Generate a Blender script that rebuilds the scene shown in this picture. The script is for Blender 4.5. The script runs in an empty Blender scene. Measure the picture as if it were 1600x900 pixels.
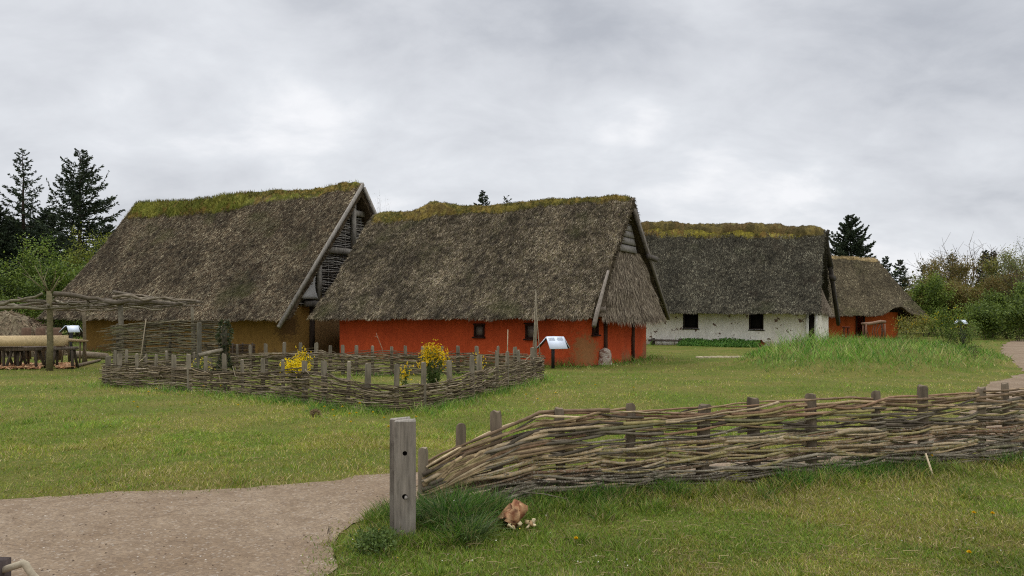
import bpy, math, random
import numpy as np
from mathutils import Vector, noise as mnoise

random.seed(7)
RNG = np.random.default_rng(11)
SC = bpy.context.scene
COL = SC.collection
CAM_H = 1.65          # eye height (m)
F = 1230.0            # focal length in photo pixels (1600 wide)
HY = 490.0            # horizon row of the photo


def lin(r, g, b):
    o = []
    for c in (r, g, b):
        c /= 255.0
        o.append(c / 12.92 if c <= 0.04045 else ((c + 0.055) / 1.055) ** 2.4)
    return np.array(o + [1.0])


def at(px, d):
    """x of something seen at photo column px standing d metres away"""
    return (px - 800.0) / F * d


def zz(py, d):
    """height of something seen at photo row py standing d metres away"""
    return CAM_H - (py - HY) / F * d


def gd(py):
    return CAM_H * F / (py - HY)


def gp(px, py):
    d = gd(py)
    return at(px, d), d


def n3(x, y, z=0.0, s=1.0):
    return mnoise.noise(Vector((x * s, y * s, z * s)))


# ---------------------------------------------------------------- terrain
MC = (13.2, 28.4)


def mound_r2(x, y):
    dx, dy = x - MC[0], y - MC[1]
    al = dx * 0.6 + dy * 0.8
    cr = dx * 0.8 - dy * 0.6
    return (al / 8.8) ** 2 + (cr / 4.2) ** 2


def gz_np(x, y):
    r2 = mound_r2(x, y)
    m = np.clip(1 - r2, 0, 1)
    h = 0.62 * m ** 0.75 * (1 - .03 * (x - MC[0]))
    h = h + 0.012 * np.sin(x * 1.3 + 0.7 * np.sin(y * 0.9)) * np.cos(y * 1.1 + x * .4)
    return h


def gz(x, y):
    return float(gz_np(np.array([x]), np.array([y]))[0])


# ---------------------------------------------------------------- mesh builder
class MB:
    def __init__(self):
        self.v, self.c, self.f, self.n = [], [], [], 0

    def add(self, v, faces, col=(1, 1, 1, 1)):
        v = np.asarray(v, dtype=np.float64).reshape(-1, 3)
        c = np.asarray(col, dtype=np.float64)
        if c.ndim == 1:
            c = np.tile(c, (len(v), 1))
        self.v.append(v)
        self.c.append(c)
        if not isinstance(faces, (list, tuple)) or (len(faces) and not isinstance(faces[0], np.ndarray)):
            faces = [np.asarray(faces, dtype=np.int64)]
        for f in faces:
            if len(f):
                self.f.append(f + self.n)
        self.n += len(v)

    def box(self, c, size, col=(1, 1, 1, 1), ax=None, jit=0.0, taper=1.0):
        """box centred at c; ax = three unit axes"""
        if ax is None:
            ax = np.eye(3)
        ax = np.asarray(ax, float)
        h = np.asarray(size, float) / 2
        pts = []
        for k in (-1, 1):
            t = taper if k > 0 else 1.0
            for (i, j) in ((-1, -1), (1, -1), (1, 1), (-1, 1)):
                pts.append(np.asarray(c, float) + ax[0] * h[0] * i * t + ax[1] * h[1] * j * t + ax[2] * h[2] * k)
        pts = np.array(pts)
        if jit:
            pts += RNG.uniform(-jit, jit, pts.shape)
        fs = [[3, 2, 1, 0], [4, 5, 6, 7], [0, 1, 5, 4], [1, 2, 6, 5], [2, 3, 7, 6], [3, 0, 4, 7]]
        self.add(pts, fs, col)

    def beam(self, p, q, w, h, col=(1, 1, 1, 1), up=(0, 0, 1), jit=0.0):
        """rectangular timber from p to q; w across, h along up"""
        p, q = np.asarray(p, float), np.asarray(q, float)
        d = q - p
        L = np.linalg.norm(d)
        d /= L
        up = np.asarray(up, float)
        s = np.cross(d, up)
        s /= np.linalg.norm(s)
        u = np.cross(s, d)
        self.box((p + q) / 2, (L, w, h), col, (d, s, u), jit)

    def tube(self, path, rad, sides=6, col=(1, 1, 1, 1), cap=True):
        path = np.asarray(path, float)
        n = len(path)
        rad = np.broadcast_to(np.asarray(rad, float), (n,))
        t = np.gradient(path, axis=0)
        t /= np.linalg.norm(t, axis=1)[:, None] + 1e-12
        ref = np.array([0, 0, 1.0]) if abs(t[0][2]) < 0.9 else np.array([1.0, 0, 0])
        s = np.cross(t, ref)
        s /= np.linalg.norm(s, axis=1)[:, None] + 1e-9
        u = np.cross(s, t)
        ang = np.arange(sides) * 2 * math.pi / sides
        ring = (path[:, None, :] + rad[:, None, None] * (np.cos(ang)[None, :, None] * s[:, None, :] + np.sin(ang)[None, :, None] * u[:, None, :]))
        v = ring.reshape(-1, 3)
        i = np.arange(n - 1)[:, None] * sides
        j = np.arange(sides)[None, :]
        j2 = (j + 1) % sides
        q = np.stack([i + j, i + j2, i + sides + j2, i + sides + j], -1).reshape(-1, 4)
        fl = [q]
        if cap:
            fl += [np.arange(sides)[None, ::-1].copy(), (np.arange(sides) + (n - 1) * sides)[None, :]]
        self.add(v, fl, col)

    def grid(self, P, col=(1, 1, 1, 1), flip=False, close_u=False):
        """P (n,m,3) sheet"""
        P = np.asarray(P, float)
        n, m = P.shape[:2]
        i = np.arange(n if close_u else n - 1)[:, None]
        i2 = (i + 1) % n
        j = np.arange(m - 1)[None, :]
        q = np.stack([i * m + j, i2 * m + j, i2 * m + j + 1, i * m + j + 1], -1).reshape(-1, 4)
        if flip:
            q = q[:, ::-1]
        c = np.asarray(col, float)
        if c.ndim == 3:
            c = c.reshape(-1, 4)
        self.add(P.reshape(-1, 3), [q.copy()], c)

    def blades(self, pos, d, L, w, col, side=None, bend=None, seg=1):
        """many thin leaf-like faces: pos,d (N,3); L,w (N,)"""
        N = len(pos)
        if N == 0:
            return
        d = d / (np.linalg.norm(d, axis=1)[:, None] + 1e-9)
        if side is None:
            r = RNG.normal(size=(N, 3))
            side = np.cross(d, r)
        side = side / (np.linalg.norm(side, axis=1)[:, None] + 1e-9)
        L = np.broadcast_to(L, (N,))[:, None]
        w = np.broadcast_to(w, (N,))[:, None] * 0.5
        col = np.asarray(col, float)
        if col.ndim == 1:
            col = np.tile(col, (N, 1))
        if bend is None:
            bend = np.zeros((N, 3))
        if seg == 1:
            v = np.stack([pos - side * w, pos + side * w, pos + d * L + bend], 1).reshape(-1, 3)
            self.add(v, [np.arange(N * 3).reshape(-1, 3)], np.repeat(col, 3, 0))
        elif seg == 2:
            m = pos + d * L * 0.55 + bend * 0.25
            v = np.stack([pos - side * w, pos + side * w, m + side * w * 0.8, m - side * w * 0.8, pos + d * L + bend], 1).reshape(-1, 3)
            b = np.arange(N)[:, None] * 5
            self.add(v, [b + np.array([[0, 1, 2, 3]]), b + np.array([[3, 2, 4]])], np.repeat(col, 5, 0))
        else:   # leaf quad (diamond)
            m = pos + d * L * 0.5 + bend * 0.3
            v = np.stack([pos, m + side * w, pos + d * L + bend, m - side * w], 1).reshape(-1, 3)
            self.add(v, [np.arange(N * 4).reshape(-1, 4)], np.repeat(col, 4, 0))

    def build(self, name, mat, parent=None, smooth=False, loc=None):
        me = bpy.data.meshes.new(name)
        v = np.concatenate(self.v)
        c = np.concatenate(self.c)
        if loc is not None:
            v = v - np.asarray(loc, float)
        me.vertices.add(len(v))
        me.vertices.foreach_set('co', v.astype(np.float32).ravel())
        idx = np.concatenate([f.ravel() for f in self.f])
        tot = np.concatenate([np.full(len(f), f.shape[1]) for f in self.f])
        st = np.concatenate([[0], np.cumsum(tot)[:-1]])
        me.loops.add(len(idx))
        me.loops.foreach_set('vertex_index', idx.astype(np.int32))
        me.polygons.add(len(tot))
        me.polygons.foreach_set('loop_start', st.astype(np.int32))
        me.polygons.foreach_set('loop_total', tot.astype(np.int32))
        me.update(calc_edges=True)
        ca = me.color_attributes.new('Col', 'FLOAT_COLOR', 'POINT')
        ca.data.foreach_set('color', c.astype(np.float32).ravel())
        if smooth:
            me.polygons.foreach_set('use_smooth', np.ones(len(tot), dtype=bool))
        me.validate()
        me.materials.append(mat)
        o = bpy.data.objects.new(name, me)
        COL.objects.link(o)
        if parent is not None:
            o.parent = parent
        if loc is not None:
            o.location = loc
        return o


def tag(o, label=None, cat=None, group=None, kind=None):
    if label:
        o['label'] = label
    if cat:
        o['category'] = cat
    if group:
        o['group'] = group
    if kind:
        o['kind'] = kind
    return o


def empty(name, loc=(0, 0, 0), rz=0.0, label=None, cat=None, group=None):
    o = bpy.data.objects.new(name, None)
    o.empty_display_size = 0.2
    COL.objects.link(o)
    o.location = loc
    o.rotation_euler = (0, 0, rz)
    return tag(o, label, cat, group)


# ---------------------------------------------------------------- materials
class NT:
    def __init__(self, tree):
        self.t = tree
        self.n = tree.nodes
        self.l = tree.links

    def node(self, typ, **kw):
        nd = self.n.new(typ)
        for k, v in kw.items():
            if k == 'inp':
                for a, b in v.items():
                    if hasattr(b, 'is_output') or isinstance(b, bpy.types.NodeSocket):
                        self.l.new(b, nd.inputs[a])
                    else:
                        nd.inputs[a].default_value = b
            else:
                setattr(nd, k, v)
        return nd

    def math(self, op, a, b=None, c=None, clamp=False):
        nd = self.n.new('ShaderNodeMath')
        nd.operation = op
        nd.use_clamp = clamp
        for i, x in enumerate((a, b, c)):
            if x is None:
                continue
            if isinstance(x, bpy.types.NodeSocket):
                self.l.new(x, nd.inputs[i])
            else:
                nd.inputs[i].default_value = x
        return nd.outputs[0]

    def mix(self, fac, a, b, blend='MIX'):
        nd = self.n.new('ShaderNodeMix')
        nd.data_type = 'RGBA'
        nd.blend_type = blend
        for i, x in ((0, fac), (6, a), (7, b)):
            if isinstance(x, bpy.types.NodeSocket):
                self.l.new(x, nd.inputs[i])
            else:
                if i and not hasattr(x, '__len__'):
                    x = (x, x, x, 1)
                nd.inputs[i].default_value = x if i == 0 else tuple(x)
        return nd.outputs[2]

    def noise(self, vec, scale, detail=4, rough=0.55, dist=0.0):
        nd = self.n.new('ShaderNodeTexNoise')
        nd.inputs['Scale'].default_value = scale
        nd.inputs['Detail'].default_value = detail
        nd.inputs['Roughness'].default_value = rough
        nd.inputs['Distortion'].default_value = dist
        if vec is not None:
            self.l.new(vec, nd.inputs['Vector'])
        return nd.outputs['Fac']

    def rng(self, x, a, b, c, d, smooth=False):
        nd = self.n.new('ShaderNodeMapRange')
        if smooth:
            nd.interpolation_type = 'SMOOTHSTEP'
        self.l.new(x, nd.inputs[0])
        for i, v in enumerate((a, b, c, d)):
            nd.inputs[i + 1].default_value = v
        return nd.outputs[0]

    def scalevec(self, vec, s):
        nd = self.n.new('ShaderNodeMapping')
        nd.inputs['Scale'].default_value = s
        self.l.new(vec, nd.inputs['Vector'])
        return nd.outputs[0]


def new_mat(name, rough=0.85, spec=0.2):
    m = bpy.data.materials.new(name)
    m.use_nodes = True
    t = NT(m.node_tree)
    b = t.n['Principled BSDF']
    b.inputs['Roughness'].default_value = rough
    b.inputs['Specular IOR Level'].default_value = spec
    return m, t, b


def attr_mat(name, scale=12, lo=0.6, hi=1.35, stretch=(1, 1, 1), bump=0.3, bscale=None, bdist=0.02, patch=None, rough=0.9,
             spec=0.15, big=None, detail=5):
    """colour attribute x noise; patch = list of (colour, scale, t0, t1, amount)"""
    m, t, b = new_mat(name, rough, spec)
    co = t.node('ShaderNodeTexCoord').outputs['Object']
    a = t.node('ShaderNodeVertexColor', layer_name='Col').outputs['Color']
    v = t.scalevec(co, stretch)
    f = t.rng(t.noise(v, scale, detail, 0.62), 0.28, 0.72, lo, hi)
    if big:
        f2 = t.rng(t.noise(co, big[0], 3), 0.3, 0.7, big[1], big[2])
        f = t.math('MULTIPLY', f, f2)
    cmb = t.node('ShaderNodeCombineColor', inp={0: f, 1: f, 2: f}).outputs[0]
    c = t.mix(1.0, a, cmb, 'MULTIPLY')
    for (pc, ps, t0, t1, amt) in (patch or []):
        k = t.rng(t.noise(v if ps > 6 else co, ps, 5, 0.6), t0, t1, 0, amt, True)
        c = t.mix(k, c, tuple(pc))
    t.l.new(c, b.inputs['Base Color'])
    if bump:
        bn = t.node('ShaderNodeBump', inp={'Strength': bump, 'Distance': bdist,
                                           'Height': t.noise(v, bscale or scale * 2, 5, 0.65)})
        t.l.new(bn.outputs[0], b.inputs['Normal'])
    return m


def leaf_mat(name, trans=0.35, rough=0.6, scale=1.2, lo=0.75, hi=1.25):
    m, t, b = new_mat(name, rough, 0.25)
    a = t.node('ShaderNodeVertexColor', layer_name='Col').outputs['Color']
    co = t.node('ShaderNodeTexCoord').outputs['Object']
    f = t.rng(t.noise(co, scale, 3), 0.3, 0.7, lo, hi)
    cmb = t.node('ShaderNodeCombineColor', inp={0: f, 1: f, 2: f}).outputs[0]
    c = t.mix(1.0, a, cmb, 'MULTIPLY')
    t.l.new(c, b.inputs['Base Color'])
    tr = t.node('ShaderNodeBsdfTranslucent')
    t.l.new(c, tr.inputs['Color'])
    mx = t.node('ShaderNodeMixShader', inp={0: trans, 1: b.outputs[0], 2: tr.outputs[0]})
    t.l.new(mx.outputs[0], t.n['Material Output'].inputs['Surface'])
    return m


W1 = (1, 1, 1, 1)
M = {}
M['thatch'] = attr_mat('weathered_thatch', 7, 0.5, 1.5, (1, 1, 1), 0.9, 22, 0.06, big=(0.7, 0.75, 1.3),
                       patch=[(lin(88, 88, 50), 0.42, 0.55, 0.72, 0.55), (lin(50, 40, 38), 0.9, 0.55, 0.75, 0.45)])
M['thatch_dark'] = attr_mat('dark_grey_thatch', 7, 0.5, 1.5, (1, 1, 1), 0.9, 22, 0.06, big=(0.7, 0.8, 1.25),
                            patch=[(lin(80, 84, 52), 0.5, 0.6, 0.75, 0.4), (lin(76, 56, 42), 0.6, 0.6, 0.8, 0.35)])
M['reed'] = attr_mat('combed_reed', 14, 0.55, 1.45, (1, 1, 0.25), 0.8, 30, 0.04)
M['moss'] = attr_mat('ridge_moss', 6, 0.6, 1.4, (1, 1, 1), 0.8, 25, 0.05, big=(0.6, 0.8, 1.25),
                     patch=[(lin(132, 98, 46), 0.8, 0.5, 0.7, 0.25)])
M['wood'] = attr_mat('grey_timber', 16, 0.5, 1.4, (1, 1, 0.2), 0.4, 20, 0.01)
M['bark'] = attr_mat('hazel_bark', 14, 0.65, 1.35, (1, 1, 1), 0.4, 30, 0.008)
M['lichen'] = attr_mat('lichened_bark', 14, 0.55, 1.35, (1, 1, 1), 0.5, 30, 0.008,
                       patch=[(lin(168, 162, 144), 60, 0.52, 0.66, 0.75), (lin(44, 37, 30), 34, 0.58, 0.7, 0.7)])
M['oldwood'] = attr_mat('silvered_oak', 9, 0.6, 1.35, (5, 5, 0.45), 0.5, 14, 0.012,
                        patch=[(lin(70, 62, 54), 5, 0.55, 0.75, 0.6), (lin(164, 156, 142), 3, 0.55, 0.75, 0.45)])
M['needles'] = leaf_mat('spruce_needles', 0.1, 0.7, 0.8, 0.7, 1.3)
M['leaves'] = leaf_mat('spring_leaves', 0.3, 0.6, 0.6, 0.75, 1.3)
M['grass'] = leaf_mat('meadow_grass', 0.3, 0.6, 0.7, 0.8, 1.2)
M['petal'] = leaf_mat('petals', 0.25, 0.6, 3, 0.9, 1.1)
M['stone'] = attr_mat('pale_stone', 10, 0.7, 1.25, (1, 1, 1), 0.6, 16, 0.03)
M['paint'] = attr_mat('coated_board', 3, 0.95, 1.05, (1, 1, 1), 0.0, rough=0.45, spec=0.4)
M['cloth'] = attr_mat('old_sailcloth', 4, 0.85, 1.1, (1, 1, 1), 0.2, 9, 0.02)
M['chips'] = attr_mat('fresh_wood', 10, 0.8, 1.2, (1, 1, 1), 0.3, 20, 0.01)
M['dark'] = attr_mat('dark_opening', 4, 0.8, 1.2, (1, 1, 1), 0.0)
# ---------------------------------------------------------------- ground
def ground_material():
    m, t, b = new_mat('turf_soil', 0.95, 0.1)
    co = t.node('ShaderNodeTexCoord').outputs['Object']
    f = t.noise(co, 0.5, 4)
    g = t.noise(co, 9, 6, 0.7)
    c = t.mix(t.rng(f, 0.35, 0.65, 0, 1, True), tuple(lin(88, 98, 36)), tuple(lin(110, 104, 52)))
    c = t.mix(t.rng(g, 0.5, 0.72, 0, 0.7), c, tuple(lin(66, 74, 30)))
    c = t.mix(t.rng(t.noise(co, 26, 4, 0.7), 0.6, 0.75, 0, 0.6), c, tuple(lin(140, 128, 84)))
    t.l.new(c, b.inputs['Base Color'])
    bn = t.node('ShaderNodeBump', inp={'Strength': 0.8, 'Distance': 0.04, 'Height': t.noise(co, 30, 6, 0.7)})
    t.l.new(bn.outputs[0], b.inputs['Normal'])
    return m


def gravel_material():
    m, t, b = new_mat('gravel', 0.95, 0.15)
    co = t.node('ShaderNodeTexCoord').outputs['Object']
    big = t.noise(co, 0.7, 4)
    c = t.mix(t.rng(big, 0.35, 0.65, 0, 1, True), tuple(lin(152, 133, 110)), tuple(lin(136, 116, 93)))
    c = t.mix(t.rng(t.noise(co, 4, 5, 0.7), 0.45, 0.7, 0, 0.75), c, tuple(lin(116, 96, 74)))
    vo = t.node('ShaderNodeTexVoronoi', inp={'Vector': co, 'Scale': 55.0})
    cc = t.node('ShaderNodeSeparateColor', inp={0: vo.outputs['Color']})
    c = t.mix(t.rng(cc.outputs[0], 0.0, 1.0, 0.0, 0.55), c, tuple(lin(92, 78, 66)))
    c = t.mix(t.rng(cc.outputs[1], 0.9, 0.97, 0, 0.4), c, tuple(lin(176, 164, 148)))
    t.l.new(c, b.inputs['Base Color'])
    h = t.math('ADD', t.math('MULTIPLY', vo.outputs['Distance'], -0.8), t.noise(co, 16, 5, 0.7))
    bn = t.node('ShaderNodeBump', inp={'Strength': 0.9, 'Distance': 0.012, 'Height': h})
    t.l.new(bn.outputs[0], b.inputs['Normal'])
    return m


def axis_pts(lo, hi, fine_lo, fine_hi, step):
    a = list(np.arange(fine_lo, fine_hi + 1e-6, step))
    x, s = fine_hi, step
    while x < hi:
        s *= 1.35
        x += s
        a.append(min(x, hi))
    x, s = fine_lo, step
    while x > lo:
        s *= 1.35
        x -= s
        a.insert(0, max(x, lo))
    return np.array(a)


xs = axis_pts(-900, 900, -14, 26, 0.4)
ys = axis_pts(-200, 1500, 0, 40, 0.4)
X, Y = np.meshgrid(xs, ys, indexing='ij')
fade = np.exp(-np.maximum(0, np.hypot(X, Y - 20) - 45) / 20)
Z = gz_np(X, Y) * np.where(fade > 0.999, 1, fade)
mb = MB()
mb.grid(np.stack([X, Y, Z], -1))
tag(mb.build('ground', ground_material(), smooth=True), kind='structure')

# ---------------------------------------------------------------- path
# outline in metres: the side along the lawn, then back along the fence side
PAIRS = [((-16, 5.2), (-16, -3)), ((-9, 6.2), (-9, -3)), ((-4.6, 6.93), (-3.5, -2)), ((-2.97, 7.3), (-1.3, 2)), ((-2.3, 7.55), (-1.03, 4.3)), ((-2.0, 7.72), (-1.2, 5.2)),
         ((-1.7, 7.9), (-1.34, 5.7)), ((-1.35, 8.05), (-1.18, 6.3)), ((-.9, 8.12), (-.9, 6.85)), ((.77, 8.3), (.4, 7.3)), ((3.0, 9.2), (3.3, 8.5)), ((5.5, 10.6), (5.6, 9.3)),
         ((8.0, 13.5), (9.2, 11.0)), ((9.6, 16.6), (12.5, 14)), ((11.6, 18.9), (15.5, 17)), ((14.1, 21.5), (19, 21)), ((16.6, 26), (22.5, 25.5)), ((19.6, 31.5), (26, 32)),
         ((23, 37), (30, 38)), ((27.5, 44), (35, 44)), ((33, 51), (41, 49)), ((42, 58), (50, 53)), ((60, 63), (64, 55))]


def resample(pts, n):
    p = np.array(pts, float)
    # smooth
    for _ in range(2):
        q = [p[0]]
        for a, b in zip(p[:-1], p[1:]):
            q += [a * .75 + b * .25, a * .25 + b * .75]
        q.append(p[-1])
        p = np.array(q)
    s = np.concatenate([[0], np.cumsum(np.linalg.norm(np.diff(p, axis=0), axis=1))])
    w = np.linspace(0, 1, n) * s[-1]
    return np.stack([np.interp(w, s, p[:, k]) for k in range(p.shape[1])], 1)


NP_ = 900
ul_ = resample([list(a) + list(b) for a, b in PAIRS], NP_)
u_, l_ = ul_[:, :2], ul_[:, 2:]


def edge_jit(p, seed):
    t = np.gradient(p, axis=0)
    t /= np.linalg.norm(t, axis=1)[:, None]
    nn = np.stack([-t[:, 1], t[:, 0]], 1)
    j = np.array([0.13 * n3(a * 0.9, b * 0.9, seed) + 0.1 * n3(a * 3, b * 3, seed) + 0.05 * n3(a * 9, b * 9, seed) for a, b in p])
    return p + nn * j[:, None]


u_ = edge_jit(u_, 1.0)
l_ = edge_jit(l_, 5.0)
rows = np.linspace(0, 1, 14)
P = u_[:, None, :] * (1 - rows[None, :, None]) + l_[:, None, :] * rows[None, :, None]
Zp = gz_np(P[..., 0], P[..., 1]) + 0.008
mb = MB()
mb.grid(np.dstack([P, Zp]))
path = tag(mb.build('path', gravel_material(), smooth=True), kind='structure')
PATH_POLY = np.concatenate([u_[::3], l_[::-3]])


def in_poly(x, y, poly):
    ins = np.zeros(len(x), bool)
    px, py = poly[:, 0], poly[:, 1]
    j = len(poly) - 1
    for i in range(len(poly)):
        if py[i] != py[j]:
            c = ((py[i] > y) != (py[j] > y)) & (x < (px[j] - px[i]) * (y - py[i]) / (py[j] - py[i]) + px[i])
            ins ^= c
        j = i
    return ins


def dist_poly(x, y, pts):
    """distance of points to a polyline"""
    best = np.full(len(x), 1e9)
    for (ax, ay), (bx, by) in zip(pts[:-1], pts[1:]):
        dx, dy = bx - ax, by - ay
        t = np.clip(((x - ax) * dx + (y - ay) * dy) / (dx * dx + dy * dy + 1e-9), 0, 1)
        best = np.minimum(best, np.hypot(x - ax - t * dx, y - ay - t * dy))
    return best


# loose stones on the gravel
mb = MB()
N = 2000
dd = 1 / np.sqrt(RNG.uniform(1 / 30.0 ** 2, 1 / 4.4 ** 2, N))
xx = RNG.uniform(-0.72, 0.72, N) * dd
k = in_poly(xx, dd, PATH_POLY)
xx, dd = xx[k], dd[k]
for x, y in zip(xx, dd):
    r = random.uniform(0.003, 0.009)
    c = lin(*random.choice([(150, 136, 120), (120, 100, 84), (176, 164, 148), (96, 80, 66), (140, 122, 104), (84, 70, 56)]))
    pts = np.array([(math.cos(a) * r * random.uniform(.7, 1.3), math.sin(a) * r * random.uniform(.7, 1.3), 0) for a in np.arange(5) * 1.257] + [(0, 0, r * random.uniform(.5, 1.0))])
    mb.add(pts + [x, y, gz(x, y) + 0.009], [np.array([[i, (i + 1) % 5, 5] for i in range(5)])], c)
tag(mb.build('gravel', M['stone']), 'small loose pebbles scattered over the gravel path', 'gravel', kind='stuff')
# ---------------------------------------------------------------- thatched houses
class House:
    """local frame: X along the ridge (0 = ridge end nearest the viewer's right), Y towards the back"""

    def __init__(s, name, P, th, label):
        s.P = np.array(P, float)
        s.th = math.radians(th)
        s.u = np.array([math.cos(s.th), -math.sin(s.th)])
        s.n = np.array([math.sin(s.th), math.cos(s.th)])
        s.root = empty(name, (P[0], P[1], 0), -s.th, label, 'house', 'thatched longhouses')

    def w(s, a, b):
        return s.P + a * s.u + b * s.n

    def a_of(s, px, b):
        k = (px - 800) / F
        q = s.P + b * s.n
        return (k * q[1] - q[0]) / (s.u[0] - k * s.u[1])

    def z_of(s, py, a, b):
        return zz(py, s.w(a, b)[1])

    # ---- roof
    def roof(s, L, half, zr, ze, thick=0.3, hip=None, seed=0, ntuft=20000, pal=None, mat=None, lift=None, aend=0.0, qcurve=0.03, lean=0.0):
        s.L, s.half, s.zr, s.ze, s.thick, s.seed, s.hip, s.lift = L, half, zr, ze, thick, seed, hip, lift
        Mq = 46
        amax = hip if hip else aend
        st = np.linspace(-L, amax, int((L + amax) / 0.14) + 2)
        A, B, Zz = [], [], []
        qs = np.concatenate([np.linspace(0, 1, Mq + 1), np.linspace(1, 0, Mq + 1)[1:]])
        sg = np.concatenate([-np.ones(Mq + 1), np.ones(Mq)])
        rows = []
        for a in st:
            r = zr(a)
            phi = math.atan2(r - ze, half)
            to = thick / math.sin(phi)
            o, i = [], []
            for k, (q, g) in enumerate(zip(qs, sg)):
                p = s._pt(a, q, g)
                o.append(p)
                b = g * (half - to) * (1 - q)
                z = ze + (r - to * math.tan(phi) - ze) * q
                if lift:
                    z += lift(a, q, g)
                if hip and a > 0:
                    z = min(z, r - (r - ze) * (a / hip) - 0.32)
                i.append([p[0] - (0.0 if abs(a - amax) > .01 else .0), b, z])
            rows.append(o + i[::-1])
        R = np.array(rows)                         # stations x loop
        no = len(qs)
        nl = R.shape[1]
        mb = MB()
        base = np.array(pal[0])
        c = np.tile(base, (R.shape[0], nl, 1))
        mb.grid(np.concatenate([R, R[:, :1]], 1), np.concatenate([c, c[:, :1]], 1), flip=True)
        # end caps
        for e in (0, -1):
            oo, ii = R[e, :no], R[e, no:][::-1]
            mb.grid(np.stack([oo, ii], 1), np.tile(base * [.8, .8, .8, 1], (no, 2, 1)), flip=(e == 0))
        # straw tufts
        rng = np.random.default_rng(seed + 3)
        nst = len(st)
        fr = rng.random(ntuft) < 0.82
        fi = rng.uniform(0, nst - 1.001, ntuft)
        qi = rng.uniform(0, Mq - 0.3, ntuft)
        qi = np.where(fr, qi, 2 * Mq - qi)
        i0, j0 = fi.astype(int), qi.astype(int)
        df, dq = (fi - i0)[:, None], (qi - j0)[:, None]
        p00, p10, p01, p11 = R[i0, j0], R[i0 + 1, j0], R[i0, j0 + 1], R[i0 + 1, j0 + 1]
        pos = p00 * (1 - df) * (1 - dq) + p10 * df * (1 - dq) + p01 * (1 - df) * dq + p11 * df * dq
        up = (p01 - p00) * np.where(fr, 1, -1)[:, None]
        up /= np.linalg.norm(up, axis=1)[:, None] + 1e-9
        al = p10 - p00
        al /= np.linalg.norm(al, axis=1)[:, None] + 1e-9
        nr = np.cross(al, up) * np.where(fr, 1, -1)[:, None]
        nr /= np.linalg.norm(nr, axis=1)[:, None] + 1e-9
        d = -up + nr * rng.uniform(0.02, 0.26, (ntuft, 1)) + al * rng.normal(0, 0.38, (ntuft, 1))
        ci = rng.choice(len(pal) - 1, ntuft) + 1
        cols = np.array(pal)[ci] * rng.uniform(0.75, 1.2, (ntuft, 1))
        # colour drifts over the roof
        dr = np.array([n3(p[0], p[2], seed, 0.9) for p in pos])[:, None]
        dr2 = np.array([n3(p[0], p[2], seed + 5, 6.5) + .7 * n3(p[0], p[2], seed + 7, 2.6) for p in pos])[:, None]
        cols[:, :3] *= np.clip(1 + 0.55 * dr + .75 * dr2, .3, 2.2)
        cols[:, 3] = 1
        mb.blades(pos + nr * 0.005, d, rng.uniform(0.07, 0.2, ntuft), rng.uniform(0.009, 0.02, ntuft), cols,
                  side=al + nr * rng.normal(0, .3, (ntuft, 1)), seg=3)
        # ragged fringe along eaves and verges
        for e, K in ((0, 700), (Mq * 2, 300)):
            fi = rng.uniform(0, nst - 1.001, K)
            i0 = fi.astype(int)
            p = R[i0, e] + (R[i0 + 1, e] - R[i0, e]) * (fi - i0)[:, None]
            sgn = -1 if e == 0 else 1
            dd = np.stack([rng.normal(0, .25, K), sgn * rng.uniform(.2, .6, K), -rng.uniform(.3, .8, K)], 1)
            inn = rng.uniform(0, .35, K)
            p[:, 1] -= sgn * inn
            p[:, 2] += 0.02
            mb.blades(p, dd, rng.uniform(.06, .16, K), rng.uniform(.015, .035, K), np.array(pal)[rng.choice(len(pal) - 1, K) + 1], seg=3)
        for e in (0, nst - 1):
            K = 900
            qi = rng.integers(0, no, K)
            tt = rng.random(K)[:, None]
            p = R[e, qi] * (1 - tt) + R[e, nl - 1 - qi] * tt
            dd = np.stack([np.full(K, -1.0 if e == 0 else 1.0), rng.normal(0, .4, K), -rng.uniform(0, .8, K)], 1)
            mb.blades(p, dd, rng.uniform(.04, .12, K), rng.uniform(.015, .035, K), np.array(pal)[rng.choice(len(pal) - 1, K) + 1] * [.8, .8, .8, 1], seg=3)
        s.R, s.Mq = R, Mq
        s.roof_o = mb.build('roof', mat or M['thatch'], s.root)
        return s.roof_o

    def _pt(s, a, q, g):
        r, ze, half = s.zr(a), s.ze, s.half
        qq = q - 0.035 * math.sin(math.pi * q)
        z = ze + (r - ze) * qq
        if q > 0.93:
            z -= 0.5 * (q - .93) ** 2 / .07 * 1.2
        b = g * half * (1 - q)
        if s.lift:
            z += s.lift(a, q, g)
        dn = 0.07 * n3(a, b, s.seed, 0.45) + 0.05 * n3(a, b + 9, s.seed, 1.3) + 0.03 * n3(a, b, s.seed + 4, 4.0)
        phi = math.atan2(r - ze, half)
        b += g * math.sin(phi) * dn
        z += math.cos(phi) * dn
        aa = a
        if a > -0.01 or a < -s.L + 0.01:
            aa = a + 0.07 * n3(b * 2, z * 2, s.seed + a) + .03 * n3(b * 7, z * 7, s.seed)
        if q < 0.02:
            z += 0.04 * n3(a, s.seed, g, 2.2) + 0.025 * n3(a, s.seed, g, 7)
        if s.hip and a > 0:
            cap = r - (r - ze) * (a / s.hip)
            z = min(z, cap + 0.03 * n3(a, b, 1, 3))
        return [aa, b, z]

    def pt(s, a, q, g):
        """outer skin with its normal"""
        p = np.array(s._pt(a, q, g))
        phi = math.atan2(s.zr(a) - s.ze, s.half)
        f = min(1, max(0, (q - .9) / .1)) if True else 0
        nb = g * math.sin(phi) * (1 - f)
        nz = math.cos(phi) * (1 - f) + f
        k = math.hypot(nb, nz)
        return p, np.array([0, nb / k, nz / k])

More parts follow.
